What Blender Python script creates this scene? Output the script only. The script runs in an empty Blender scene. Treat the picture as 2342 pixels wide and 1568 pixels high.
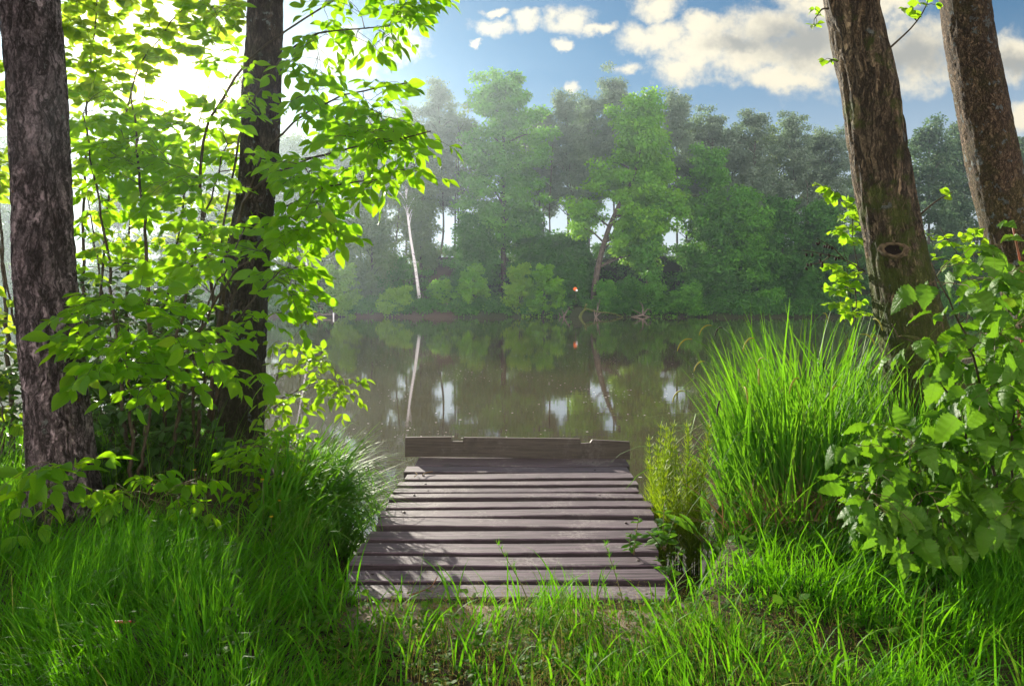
import bpy, math, random
import numpy as np
from mathutils import Vector, noise as mnoise

R = np.random.default_rng(7)
random.seed(7)
sc = bpy.context.scene
col = sc.collection
F, CU, V0, CH = 1691.6, 1171.0, 690.0, 1.5      # focal length / principal point (photo units), eye height
WZ = -0.45                                      # water level


def P(u, v, Y):
    """the world point at depth Y that the survey of the photo puts at u, v"""
    return np.array([(u - CU) / F * Y, Y, CH + (V0 - v) / F * Y])


def smooth(a, b, x):
    t = np.clip((x - a) / (b - a), 0, 1)
    return t * t * (3 - 2 * t)


# ------------------------------------------------------------------ mesh building
class MB:
    """collects verts + faces (+ per-vertex leaf coordinates) and links ONE mesh object"""
    def __init__(s):
        s.v, s.q, s.t, s.a, s.n = [], [], [], [], 0
        s.qm, s.tm, s.slot = [], [], 0

    def add(s, v, quads=None, tris=None, a=None):
        v = np.asarray(v, dtype=np.float64).reshape(-1, 3)
        if quads is not None and len(quads):
            s.q.append(np.asarray(quads, dtype=np.int64).reshape(-1, 4) + s.n); s.qm.append(np.full(len(s.q[-1]), s.slot))
        if tris is not None and len(tris):
            s.t.append(np.asarray(tris, dtype=np.int64).reshape(-1, 3) + s.n); s.tm.append(np.full(len(s.t[-1]), s.slot))
        s.a.append(np.zeros((len(v), 3)) if a is None else np.asarray(a, dtype=np.float64).reshape(-1, 3))
        s.v.append(v); s.n += len(v)
        return s

    def join(s, o, slot):
        """take over another builder's faces under material slot"""
        for q in o.q: s.q.append(q + s.n); s.qm.append(np.full(len(q), slot))
        for t in o.t: s.t.append(t + s.n); s.tm.append(np.full(len(t), slot))
        s.v += o.v; s.a += o.a; s.n += o.n
        return s

    def mesh(s, name, mat, smooth_shade=True):
        me = bpy.data.meshes.new(name)
        V = np.concatenate(s.v) if s.v else np.zeros((0, 3))
        q = np.concatenate(s.q) if s.q else np.zeros((0, 4), int)
        t = np.concatenate(s.t) if s.t else np.zeros((0, 3), int)
        me.vertices.add(len(V)); me.vertices.foreach_set('co', V.astype(np.float32).ravel())
        loops = np.concatenate([q.ravel(), t.ravel()]).astype(np.int32)
        me.loops.add(len(loops)); me.loops.foreach_set('vertex_index', loops)
        nf = len(q) + len(t)
        me.polygons.add(nf)
        st = np.concatenate([np.arange(len(q)) * 4, len(q) * 4 + np.arange(len(t)) * 3]).astype(np.int32)
        me.polygons.foreach_set('loop_start', st)
        me.polygons.foreach_set('loop_total', np.concatenate([np.full(len(q), 4), np.full(len(t), 3)]).astype(np.int32))
        me.polygons.foreach_set('use_smooth', np.full(nf, smooth_shade))
        me.polygons.foreach_set('material_index', np.concatenate(s.qm + s.tm).astype(np.int32))
        at = me.attributes.new('lv', 'FLOAT_VECTOR', 'POINT')
        at.data.foreach_set('vector', np.concatenate(s.a).astype(np.float32).ravel() if s.a else np.zeros(0, np.float32))
        me.update(calc_edges=True); me.validate()
        for m_ in (mat if isinstance(mat, (list, tuple)) else [mat]): me.materials.append(m_)
        return me

    def build(s, name, mat, parent=None, smooth_shade=True):
        o = bpy.data.objects.new(name, s.mesh(name, mat, smooth_shade))
        col.objects.link(o)
        if parent is not None:
            o.parent = parent
            o.location = -parent_world(parent)
        return o


def parent_world(p):
    l = np.array(p.location)
    while p.parent is not None:
        p = p.parent; l = l + np.array(p.location)
    return l


def thing(name, label, cat, loc=(0, 0, 0), group=None):
    o = bpy.data.objects.new(name, None); col.objects.link(o)
    o.location = loc; o.empty_display_size = 0.1
    return tag(o, label, cat, group)


def tag(o, label=None, cat=None, group=None, kind=None):
    if label: o['label'] = label
    if cat: o['category'] = cat
    if group: o['group'] = group
    if kind: o['kind'] = kind
    return o


def copy_tree(o, parent=None):
    c = o.copy(); col.objects.link(c)
    if parent is not None: c.parent = parent
    for ch in [x for x in o.children]: copy_tree(ch, c)
    return c


def norm(a):
    return a / np.maximum(np.linalg.norm(a, axis=-1, keepdims=True), 1e-9)


def resample(pts, n):
    pts = np.asarray(pts, float)
    d = np.r_[0, np.cumsum(np.linalg.norm(np.diff(pts, axis=0), axis=1))]
    # Catmull-like smoothing: dense linear then smooth
    t = np.linspace(0, d[-1], n)
    out = np.stack([np.interp(t, d, pts[:, k]) for k in range(3)], 1)
    if n > 6 and len(pts) > 2:
        for _ in range(max(1, n // 10)):
            out[1:-1] = .25 * out[:-2] + .5 * out[1:-1] + .25 * out[2:]
    return out


def tube(mb, pts, rad, sides=6, cap=True, z=0.5):
    pts = np.asarray(pts, float); n = len(pts)
    rad = np.broadcast_to(np.asarray(rad, float), (n,))
    tan = norm(np.gradient(pts, axis=0))
    ref = np.array([0, 0, 1.]) if abs(tan[:, 2]).mean() < .8 else np.array([1., 0, 0])
    X = norm(np.cross(tan, ref)); Y = np.cross(tan, X)
    a = np.arange(sides) / sides * 2 * np.pi
    v = pts[:, None] + rad[:, None, None] * (np.cos(a)[None, :, None] * X[:, None] + np.sin(a)[None, :, None] * Y[:, None])
    i = np.arange(n - 1)[:, None] * sides; j = np.arange(sides)[None]; j2 = (j + 1) % sides
    q = np.stack([i + j, i + j2, i + sides + j2, i + sides + j], -1).reshape(-1, 4)
    at = np.zeros((n, sides, 3)); at[..., 0] = a[None]; at[..., 1] = np.linspace(0, 1, n)[:, None]; at[..., 2] = z
    v = v.reshape(-1, 3); at = at.reshape(-1, 3)
    tr = []
    if cap:
        v = np.vstack([v, pts[-1:], pts[:1]]); at = np.vstack([at, [[0, 1, z], [0, 0, z]]])
        e = (n - 1) * sides
        for k in range(sides):
            tr.append((e + k, e + (k + 1) % sides, n * sides)); tr.append(((k + 1) % sides, k, n * sides + 1))
    mb.add(v, q, tr, at)


def box(mb, lo, hi):
    x0, y0, z0 = lo; x1, y1, z1 = hi
    v = [(x0, y0, z0), (x1, y0, z0), (x1, y1, z0), (x0, y1, z0), (x0, y0, z1), (x1, y0, z1), (x1, y1, z1), (x0, y1, z1)]
    mb.add(v, [(0, 3, 2, 1), (4, 5, 6, 7), (0, 1, 5, 4), (1, 2, 6, 5), (2, 3, 7, 6), (3, 0, 4, 7)])


# ---- leaf templates: local y along the leaf, x across, z up; a = (x/halfwidth, y, 0)
def leaf_template(width, fold=.25, droop=.25, curl=.0, tip=1.0):
    rows = [(.0, .04), (.13, .55), (.32, .95), (.52, 1.), (.72, .72), (.88, .34), (1., .02)]
    v, a = [], []
    for t, w in rows:
        z0 = -droop * t * t
        yy = t * (1 - .25 * droop * t)
        for s in (-1, 0, 1):
            x = s * w * width * .5
            v.append((x, yy, z0 + abs(x) * fold - curl * (x * x) * 4)); a.append((s * w, t, 0))
    q = []
    for r in range(len(rows) - 1):
        for c in range(2):
            k = r * 3 + c
            q.append((k, k + 1, k + 4, k + 3))
    return np.array(v), np.array(q), np.array(a)


def toothed_template(width, fold=.2, droop=.3, lobes=0.):
    n = 21
    v, a = [], []
    for k in range(n):
        t = k / (n - 1)
        w = (math.sin(math.pi * min(1, t ** .58)) ** .62) * (1 - .22 * t) if 0 < t < 1 else .02
        w *= 1 + (.13 if k % 2 else -.11)
        w += lobes * math.exp(-((t - .3) / .12) ** 2)
        z0 = -droop * t * t
        yy = t * (1 - .2 * droop * t) + (.0 if k % 2 == 0 else -.015)
        for s in (-1, -.5, 0, .5, 1):
            x = s * w * width * .5
            v.append((x, yy - abs(s) * .02, z0 + abs(x) * fold - abs(s) ** 2 * .05 + .022 * math.sin(t * 30) * abs(s) + .03 * math.sin(t * 5 + s * 2))); a.append((s, t, 0))
    q = []
    for r in range(n - 1):
        for c in range(4):
            k = r * 5 + c
            q.append((k, k + 1, k + 6, k + 5))
    return np.array(v), np.array(q), np.array(a)


def place(mb, tpl, pos, ydir, up, size, rnd):
    """batch of leaves"""
    tv, tq, ta = tpl
    n = len(pos)
    if n == 0: return
    pos = np.asarray(pos); y = norm(np.asarray(ydir)); up = np.asarray(up)
    x = norm(np.cross(y, up)); z = np.cross(x, y)
    size = np.broadcast_to(size, (n,))
    v = pos[:, None] + size[:, None, None] * (tv[None, :, 0:1] * x[:, None] + tv[None, :, 1:2] * y[:, None] + tv[None, :, 2:3] * z[:, None])
    q = (np.arange(n) * len(tv))[:, None, None] + tq[None]
    a = np.broadcast_to(ta[None], (n,) + ta.shape).copy(); a[..., 2] = np.asarray(rnd)[:, None]
    mb.add(v.reshape(-1, 3), q.reshape(-1, 4), None, a.reshape(-1, 3))


ELDER = [leaf_template(w, f, d, c) for w, f, d, c in ((.52, .35, .22, 0), (.46, .2, .35, .3), (.58, .5, .1, 0), (.5, .1, .5, .5), (.42, .3, .05, -.3))]
ROUND = [leaf_template(w, f, d, c) for w, f, d, c in ((.85, .2, .15, .1), (.95, .3, .3, .0), (.8, .1, .4, .4))]
SLIM = [leaf_template(w, f, d, c) for w, f, d, c in ((.3, .3, .25, 0), (.36, .2, .4, .3), (.28, .4, .1, 0))]
RASP = [toothed_template(w, f, d, l) for w, f, d, l in ((.72, .25, .35, 0), (.8, .1, .5, 0), (.68, .45, .2, .12), (.75, .15, .75, 0), (.62, .6, .4, 0), (.85, -.15, .55, .1))]
CARD = (np.array([(0, 0, 0), (.36, .45, .10), (0, 1, -.08), (-.36, .55, .10)]), np.array([(0, 1, 2, 3)]), np.array([(0, 0, 0), (1, .5, 0), (0, 1, 0), (-1, .5, 0.)]))
CARDS = [(CARD[0] * np.array([s, 1, c]), CARD[1], CARD[2]) for s, c in ((1, 1), (1.25, -1), (.8, 2))]


def scatter(mb, tpls, pos, ydir, up, size, rnd=None):
    n = len(pos)
    pos, ydir, up = np.asarray(pos).reshape(-1, 3), np.asarray(ydir).reshape(-1, 3), np.asarray(up).reshape(-1, 3)
    size = np.broadcast_to(size, (n,)); rnd = R.random(n) if rnd is None else rnd
    k = R.integers(0, len(tpls), n)
    for i, t in enumerate(tpls):
        m = k == i
        place(mb, t, pos[m], ydir[m], up[m], size[m], rnd[m])


def blades(mb, base, az, length, lean, bend, width, nseg=4, rnd=None, tipw=.05, kink=0.):
    n = len(base)
    base = np.asarray(base)
    az, length, lean, bend, width = [np.broadcast_to(x, (n,)).astype(float) for x in (az, length, lean, bend, width)]
    rnd = R.random(n) if rnd is None else np.broadcast_to(rnd, (n,))
    d = np.stack([np.cos(az), np.sin(az), np.zeros(n)], 1)
    tw = az + np.pi / 2 + R.normal(0, .5, n)
    side = np.stack([np.cos(tw), np.sin(tw), np.zeros(n)], 1)
    kk = np.where(R.random(n) < kink, .9 + 1.2 * R.random(n), 0.); kt = .45 + .4 * R.random(n)
    p = base.copy(); vs, at = [], []
    for k in range(nseg + 1):
        t = k / nseg
        w = width * (1 - (1 - tipw) * t ** 1.6) * (.7 + .3 * min(1, t * 4)) * .5
        for s in (-1, 1):
            vs.append(p + side * (s * w)[:, None]); at.append(np.stack([np.full(n, float(s)), np.full(n, t), rnd], 1))
        th = np.minimum(lean + bend * ((k + .5) / nseg) ** 1.3 + kk * ((k + .5) / nseg > kt), 2.9)
        p = p + (length / nseg)[:, None] * (np.sin(th)[:, None] * d + np.cos(th)[:, None] * np.array([0, 0, 1.]))
    V = np.stack(vs, 1); A = np.stack(at, 1); m = 2 * (nseg + 1)
    q = np.array([(2 * k, 2 * k + 1, 2 * k + 3, 2 * k + 2) for k in range(nseg)])
    mb.add(V.reshape(-1, 3), ((np.arange(n) * m)[:, None, None] + q[None]).reshape(-1, 4), None, A.reshape(-1, 3))


# ------------------------------------------------------------------ materials
class NT:
    def __init__(s, tree):
        s.t = tree; s.n = tree.nodes; s.l = tree.links

    def node(s, typ, ins=None, **props):
        n = s.n.new(typ)
        for k, v in props.items(): setattr(n, k, v)
        for k, v in (ins or {}).items(): s.set(n.inputs[k], v)
        return n

    def set(s, sock, v):
        if isinstance(v, bpy.types.NodeSocket): s.l.new(v, sock)
        elif isinstance(v, bpy.types.Node): s.l.new(v.outputs[0], sock)
        elif isinstance(v, (tuple, list)) and sock.type == 'RGBA' and len(v) == 3: sock.default_value = (*v, 1)
        else: sock.default_value = v

    def math(s, op, a, b=None, c=None, clamp=False):
        n = s.n.new('ShaderNodeMath'); n.operation = op; n.use_clamp = clamp
        s.set(n.inputs[0], a)
        if b is not None: s.set(n.inputs[1], b)
        if c is not None: s.set(n.inputs[2], c)
        return n.outputs[0]

    def vmath(s, op, a, b=None, scale=None):
        n = s.n.new('ShaderNodeVectorMath'); n.operation = op
        s.set(n.inputs[0], a)
        if b is not None: s.set(n.inputs[1], b)
        if scale is not None: s.set(n.inputs['Scale'], scale)
        return n.outputs['Value'] if op in ('LENGTH', 'DOT_PRODUCT', 'DISTANCE') else n.outputs[0]

    def mix(s, f, a, b, blend='MIX'):
        n = s.n.new('ShaderNodeMix'); n.data_type = 'RGBA'; n.blend_type = blend
        s.set(n.inputs[0], f); s.set(n.inputs[6], a); s.set(n.inputs[7], b)
        return n.outputs[2]

    def ss(s, x, lo, hi):
        n = s.n.new('ShaderNodeMapRange'); n.interpolation_type = 'SMOOTHSTEP'
        s.set(n.inputs[0], x); n.inputs[1].default_value = lo; n.inputs[2].default_value = hi
        return n.outputs[0]

    def noise(s, vec, scale, detail=4, rough=.55, dist=0., out=0):
        n = s.node('ShaderNodeTexNoise', {'Scale': scale, 'Detail': detail, 'Roughness': rough, 'Distortion': dist})
        if vec is not None: s.set(n.inputs['Vector'], vec)
        return n.outputs[out]

    def ramp(s, f, stops):
        n = s.n.new('ShaderNodeValToRGB'); e = n.color_ramp.elements
        while len(e) < len(stops): e.new(.5)
        for x, (p, c) in zip(e, stops): x.position = p; x.color = (*c, 1)
        s.set(n.inputs[0], f)
        return n.outputs[0]

    def mapping(s, vec, scale=(1, 1, 1), rot=(0, 0, 0), loc=(0, 0, 0)):
        n = s.node('ShaderNodeMapping', {'Vector': vec, 'Scale': scale, 'Rotation': rot, 'Location': loc})
        return n.outputs[0]


def new_mat(name):
    m = bpy.data.materials.new(name); m.use_nodes = True
    m.node_tree.nodes.clear()
    t = NT(m.node_tree)
    t.out = t.node('ShaderNodeOutputMaterial')
    return m, t


def leaf_mat(name, dark, light, trans, tw=.5, rough=.45, spec=.35, veins=.0, stops=None, vein_n=7):
    """colour varies per leaf; veins are fine lighter lines that follow the leaf's own coordinates"""
    m, t = new_mat(name)
    at = t.node('ShaderNodeAttribute', attribute_name='lv', attribute_type='GEOMETRY')
    sep = t.node('ShaderNodeSeparateXYZ', {0: at.outputs['Vector']})
    x, y, r = sep.outputs
    obi = t.node('ShaderNodeObjectInfo')
    c = t.ramp(r, stops) if stops else t.mix(r, dark, light)
    oc = t.node('ShaderNodeTexCoord').outputs['Object']
    big = t.noise(oc, 1.7, 2)
    c = t.mix(t.math('MULTIPLY', big, .5), c, t.mix(.6, c, light))
    tc = t.mix(t.math('MULTIPLY', r, .6), trans, tuple(v * s for v, s in zip(trans, (1.25, .95, .6))))
    p = t.node('ShaderNodeBsdfPrincipled', {'Roughness': rough, 'Specular IOR Level': spec})
    if veins:
        ax = t.math('ABSOLUTE', x)
        mid = t.math('SUBTRACT', 1., t.ss(ax, .02, .10))
        ph = t.math('FRACT', t.math('MULTIPLY', t.math('SUBTRACT', y, t.math('MULTIPLY', ax, .22)), vein_n))
        lat = t.math('SUBTRACT', 1., t.ss(t.math('ABSOLUTE', t.math('SUBTRACT', ph, .5)), .03, .16))
        vn = t.math('MAXIMUM', mid, t.math('MULTIPLY', lat, .6))
        c = t.mix(t.math('MULTIPLY', vn, veins), c, light)
        tc = t.mix(t.math('MULTIPLY', vn, veins * .8), tc, tuple(v * .55 for v in trans))
        b = t.node('ShaderNodeBump', {'Strength': .35, 'Distance': .004, 'Height': t.math('MULTIPLY', vn, -1.)})
        t.set(p.inputs['Normal'], b.outputs[0])
    t.set(p.inputs['Base Color'], c)
    tr = t.node('ShaderNodeBsdfTranslucent', {'Color': tc})
    mx = t.node('ShaderNodeMixShader', {0: tw, 1: p.outputs[0], 2: tr.outputs[0]})
    t.set(t.out.inputs[0], mx.outputs[0])
    return m


def simple_mat(name, color, rough=.7, var=.0, scale=8., color2=None, bump=0., stretch=(1, 1, 1)):
    m, t = new_mat(name)
    oc = t.node('ShaderNodeTexCoord').outputs['Object']
    n = t.noise(t.mapping(oc, stretch), scale, 5)
    c = t.mix(t.ss(n, .35, .65), color, color2 or color)
    p = t.node('ShaderNodeBsdfPrincipled', {'Base Color': c, 'Roughness': rough, 'Specular IOR Level': .25})
    if bump:
        b = t.node('ShaderNodeBump', {'Strength': bump, 'Distance': .02, 'Height': n})
        t.set(p.inputs['Normal'], b.outputs[0])
    t.set(t.out.inputs[0], p.outputs[0])
    return m


def bark_mat(name, crack, plate, plate2, moss=None, moss_amt=0., lichen=None, lichen_lo=.7, orange=None, sx=11., sz=3.2, crack_w=.09, moss_top=3., plo=.42):
    m, t = new_mat(name)
    oc = t.node('ShaderNodeTexCoord').outputs['Object']
    warp = t.node('ShaderNodeTexNoise', {'Vector': oc, 'Scale': 5., 'Detail': 4.}).outputs['Color']
    wv = t.vmath('ADD', oc, t.vmath('SCALE', t.vmath('SUBTRACT', warp, (.5, .5, .5)), scale=.14))
    st = t.mapping(wv, (sx, sx, sz))
    warp2 = t.node('ShaderNodeTexNoise', {'Vector': oc, 'Scale': 24., 'Detail': 4.}).outputs['Color']
    st = t.vmath('ADD', st, t.vmath('SCALE', t.vmath('SUBTRACT', warp2, (.5, .5, .5)), scale=1.3))
    vor = t.node('ShaderNodeTexVoronoi', {'Vector': st, 'Scale': 1.}, feature='DISTANCE_TO_EDGE').outputs[0]
    cell = t.node('ShaderNodeTexVoronoi', {'Vector': st, 'Scale': 1.}).outputs['Color']
    fine = t.noise(t.mapping(oc, (1, 1, .5)), 46., 6, .7)
    mid = t.noise(t.mapping(oc, (1, 1, .35)), 9., 5, .6)
    rg = t.math('ABSOLUTE', t.math('SUBTRACT', t.noise(t.mapping(wv, (sx, sx, sz * .55)), .9, 6, .62), .5))
    rg2 = t.math('ABSOLUTE', t.math('SUBTRACT', t.noise(t.mapping(wv, (sx * 2.2, sx * 2.2, sz * 1.6)), .9, 5, .65), .5))
    ck = t.math('SUBTRACT', 1., t.ss(rg, .005, crack_w * .8))
    vck = t.math('SUBTRACT', 1., t.ss(t.math('ADD', vor, t.math('MULTIPLY', t.math('SUBTRACT', fine, .5), .25)), .0, crack_w * 1.6))
    ck = t.math('MAXIMUM', ck, t.math('MULTIPLY', vck, .6))
    ck2 = t.math('SUBTRACT', 1., t.ss(rg2, .0, .06))
    base = t.mix(t.ss(t.math('ADD', t.math('MULTIPLY', mid, .6), t.math('MULTIPLY', fine, .5)), plo, plo + .24), plate, plate2)
    sepc = t.node('ShaderNodeSeparateColor', {0: cell})
    base = t.mix(t.math('MULTIPLY', sepc.outputs[0], .45), base, crack)
    base = t.mix(t.math('MULTIPLY', ck2, .45), base, crack)
    base = t.mix(t.math('MULTIPLY', ck, .9), base, crack)
    if orange:
        base = t.mix(t.math('MULTIPLY', t.ss(t.noise(oc, 6., 5, .7), .66, .74), .6), base, orange)
    if moss:
        sep = t.node('ShaderNodeSeparateXYZ', {0: oc})
        mz = t.math('SUBTRACT', 1., t.ss(sep.outputs[2], .6, moss_top))
        mn = t.ss(t.math('ADD', t.noise(oc, 3.2, 6, .7), t.math('MULTIPLY', mz, .22)), .51, .66)
        base = t.mix(t.math('MULTIPLY', mn, moss_amt), base, moss)
    h = t.math('ADD', t.math('MULTIPLY', ck, -1.), t.math('ADD', t.math('MULTIPLY', fine, .45), t.math('MULTIPLY', ck2, -.35)))
    if lichen:
        ln = t.noise(oc, 5.5, 2, .4)
        vn = t.math('ADD', t.noise(t.vmath('ADD', oc, (3.3, 1., 7.)), 13., 7, .62), t.math('MULTIPLY', t.math('SUBTRACT', t.noise(oc, 3.4, 2, .5), .5), .30))
        spot = t.ss(vn, .585, .625)
        spot = t.math('MULTIPLY', spot, t.ss(ln, lichen_lo - .1, lichen_lo))
        base = t.mix(t.math('MULTIPLY', spot, .9), base, t.mix(t.ss(fine, .4, .65), tuple(v * .55 for v in lichen), lichen))
        h = t.math('ADD', h, t.math('MULTIPLY', spot, t.math('ADD', .3, t.math('MULTIPLY', fine, .8))))
    p = t.node('ShaderNodeBsdfPrincipled', {'Base Color': base, 'Roughness': .78, 'Specular IOR Level': .3})
    b = t.node('ShaderNodeBump', {'Strength': 1., 'Distance': .035, 'Height': h})
    t.set(p.inputs['Normal'], b.outputs[0])
    t.set(t.out.inputs[0], p.outputs[0])
    return m


def wood_mat(name, a, b, pale, dust=.7, side_shade=.85):
    m, t = new_mat(name)
    oc = t.node('ShaderNodeTexCoord').outputs['Object']
    oi = t.node('ShaderNodeObjectInfo').outputs['Random']
    off = t.node('ShaderNodeCombineXYZ', {0: t.math('MULTIPLY', oi, 37.), 1: t.math('MULTIPLY', oi, 11.), 2: 0.})
    v = t.vmath('ADD', oc, off.outputs[0])
    g = t.noise(t.mapping(v, (1.2, 26., 26.)), 2.2, 7, .68, .6)
    g2 = t.noise(t.mapping(v, (2., 60., 60.)), 3., 4, .7)
    c = t.mix(t.ss(g, .34, .66), a, b)
    c = t.mix(t.math('MULTIPLY', t.ss(g2, .52, .72), .55), c, tuple(x * .28 for x in a))
    c = t.mix(t.math('MULTIPLY', oi, .35), c, pale)
    blot = t.noise(v, 2.6, 5, .65)
    c = t.mix(t.math('MULTIPLY', t.ss(blot, .55, .72), .45), c, tuple(x * .45 for x in a))
    d = t.math('MULTIPLY', t.ss(t.noise(t.vmath('ADD', oc, (4.1, 2.2, 0)), 2.1, 6, .75), .50, .62), t.ss(t.noise(oc, 38., 4, .8), .36, .62))
    c = t.mix(t.math('MULTIPLY', d, dust), c, (.34, .295, .295))
    moss = t.ss(t.noise(oc, 13., 5, .7), .60, .72)
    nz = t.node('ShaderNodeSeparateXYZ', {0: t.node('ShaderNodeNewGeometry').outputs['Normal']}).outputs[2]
    side = t.math('MULTIPLY', t.math('SUBTRACT', 1., t.ss(nz, .2, .6)), side_shade)  # upright faces darkened: shade between planks painted in, with some moss
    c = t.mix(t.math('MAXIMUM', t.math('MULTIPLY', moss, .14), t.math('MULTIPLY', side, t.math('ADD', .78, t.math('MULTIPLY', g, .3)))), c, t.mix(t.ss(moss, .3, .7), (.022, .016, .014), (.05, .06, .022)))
    p = t.node('ShaderNodeBsdfPrincipled', {'Base Color': c, 'Roughness': t.math('ADD', .48, t.math('MULTIPLY', g, .3)), 'Specular IOR Level': .4})
    bp = t.node('ShaderNodeBump', {'Strength': .55, 'Distance': .008, 'Height': t.math('ADD', g, t.math('MULTIPLY', g2, .5))})
    t.set(p.inputs['Normal'], bp.outputs[0])
    t.set(t.out.inputs[0], p.outputs[0])
    return m


M = {}
G = lambda *a: tuple(a)
M['elder'] = leaf_mat('box_elder_leaf', (.07, .15, .010), (.14, .25, .015), (.38, .78, .012), .6, .42, .25, .35, stops=[(0, (.035, .12, .006)), (.5, (.065, .18, .008)), (.93, (.12, .26, .010)), (.975, (.22, .26, .02)), (1, (.30, .20, .04))])
M['elder_dark'] = leaf_mat('shade_leaf', (.022, .065, .010), (.045, .115, .016), (.08, .19, .02), .22, .45, .3, .3)  # darker copy of the elder leaf, shade put into its colour
M['hazel'] = leaf_mat('hazel_leaf', (.06, .12, .012), (.12, .20, .02), (.46, .72, .04), .72, .5, .25, .3)
M['alder'] = leaf_mat('alder_leaf', (.09, .19, .012), (.17, .28, .02), (.40, .74, .02), .58, .4, .3, .35)
M['rasp'] = leaf_mat('raspberry_leaf', (.065, .145, .018), (.13, .23, .03), (.19, .44, .015), .4, .5, .25, .6, vein_n=8, stops=[(0, (.03, .11, .010)), (.5, (.06, .17, .014)), (.92, (.11, .25, .02)), (.97, (.22, .26, .04)), (1, (.32, .20, .06))])
M['grass'] = leaf_mat('grass_blade', None, (.12, .25, .025), (.20, .58, .008), .44, .55, .08, 0,
                      stops=[(0, (.012, .075, .004)), (.45, (.034, .18, .005)), (.80, (.085, .29, .008)), (.92, (.17, .25, .03)), (1, (.38, .25, .10))])
M['sedge'] = leaf_mat('sedge_blade', None, (.11, .24, .03), (.20, .52, .015), .48, .55, .15, 0,
                      stops=[(0, (.022, .11, .008)), (.5, (.05, .19, .012)), (.88, (.11, .27, .03)), (1, (.25, .24, .08))])
M['straw'] = leaf_mat('dead_straw', (.18, .09, .04), (.34, .22, .11), (.2, .12, .05), .2, .7, .1)
M['weed'] = leaf_mat('weed_leaf', (.035, .13, .010), (.09, .21, .02), (.16, .40, .02), .42, .55, .1, .3)
M['panicle'] = leaf_mat('seed_head', (.22, .24, .05), (.38, .25, .09), (.30, .30, .06), .4, .7, .1)
M['horsetail'] = leaf_mat('horsetail_green', (.12, .21, .008), (.25, .34, .012), (.34, .54, .015), .45, .5, .2)
M['catkin'] = simple_mat('dark_spike', (.02, .012, .008), .8)
M['catkin_y'] = leaf_mat('yellow_spike', (.28, .30, .04), (.4, .38, .06), (.4, .4, .05), .3, .6, .2)
M['maple'] = leaf_mat('far_maple_leaf', (.026, .13, .012), (.12, .36, .026), (.20, .48, .03), .42, .55, .2)
M['farbright'] = leaf_mat('far_bush_leaf', (.04, .18, .008), (.18, .44, .015), (.28, .58, .02), .45, .55, .2)
M['faryellow'] = leaf_mat('far_yellow_green_leaf', (.08, .22, .010), (.20, .40, .018), (.32, .58, .03), .45, .55, .2)
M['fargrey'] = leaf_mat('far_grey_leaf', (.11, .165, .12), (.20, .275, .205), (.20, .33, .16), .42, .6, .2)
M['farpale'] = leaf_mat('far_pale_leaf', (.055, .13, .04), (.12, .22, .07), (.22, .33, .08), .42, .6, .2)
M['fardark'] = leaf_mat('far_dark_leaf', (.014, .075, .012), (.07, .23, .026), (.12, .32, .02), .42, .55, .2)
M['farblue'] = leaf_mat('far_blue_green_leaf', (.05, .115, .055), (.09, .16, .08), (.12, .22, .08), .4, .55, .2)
M['trunk_far'] = simple_mat('far_bark', (.05, .038, .03), .9, 0, 3., (.10, .08, .065))
M['twig'] = simple_mat('twig_bark', (.045, .036, .022), .7, 0, 20., (.085, .066, .042))
M['greentwig'] = simple_mat('green_twig', (.10, .13, .03), .6, 0, 20., (.14, .10, .05))
M['bark_alder'] = bark_mat('alder_bark', (.014, .009, .009), (.105, .070, .068), (.50, .39, .42), None, 0, (.38, .42, .40), .74, (.30, .12, .05), 14., 6.5, .10, plo=.37)
M['bark_alder_dark'] = bark_mat('dark_alder_bark', (.018, .013, .010), (.075, .056, .042), (.19, .15, .12), (.045, .05, .02), .5, (.26, .30, .28), .60, None, 19., 6., .10)
M['bark_furrow'] = bark_mat('furrowed_bark', (.018, .012, .007), (.26, .175, .098), (.48, .36, .23), (.085, .12, .014), .85, (.36, .40, .38), .70, None, 15., 3.0, .10, 3.2)
M['bark_lichen'] = bark_mat('lichen_bark', (.035, .022, .014), (.19, .12, .066), (.35, .235, .14), (.11, .11, .02), .4, (.36, .41, .40), .46, None, 26., 15., .05, 4.)
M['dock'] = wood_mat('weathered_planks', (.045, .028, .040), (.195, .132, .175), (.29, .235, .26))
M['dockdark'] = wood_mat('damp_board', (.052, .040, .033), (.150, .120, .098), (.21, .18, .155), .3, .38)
M['nail'] = simple_mat('old_nail', (.045, .03, .026), .5)
M['orange'] = simple_mat('orange_plastic', (.85, .16, .02), .45)
M['white'] = simple_mat('white_paint', (.8, .8, .8), .5)
M['yellow'] = simple_mat('yellow_petal', (.85, .5, .01), .5)
M['mossbranch'] = simple_mat('mossy_branch', (.05, .065, .012), .9, 0, 6., (.10, .125, .02), .5)
M['deadwood'] = simple_mat('bleached_deadwood', (.09, .068, .055), .8, 0, 6., (.19, .15, .125), .4)
M['log'] = simple_mat('old_log_bark', (.07, .05, .045), .9, 0, 3., (.14, .105, .09), .5)
M['cutwood'] = simple_mat('cut_wood', (.55, .38, .18), .7)
M['redcane'] = simple_mat('red_cane', (.40, .075, .03), .5, 0, 12., (.22, .09, .04))


def birch_mat():
    m, t = new_mat('birch_bark')
    oc = t.node('ShaderNodeTexCoord').outputs['Object']
    n = t.noise(t.mapping(oc, (1.2, 1.2, 3.)), 1.3, 4, .6)
    c = t.mix(t.ss(n, .56, .64), (.68, .66, .68), (.05, .045, .045))
    p = t.node('ShaderNodeBsdfPrincipled', {'Base Color': c, 'Roughness': .7})
    t.set(t.out.inputs[0], p.outputs[0])
    return m


M['birch'] = birch_mat()


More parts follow.
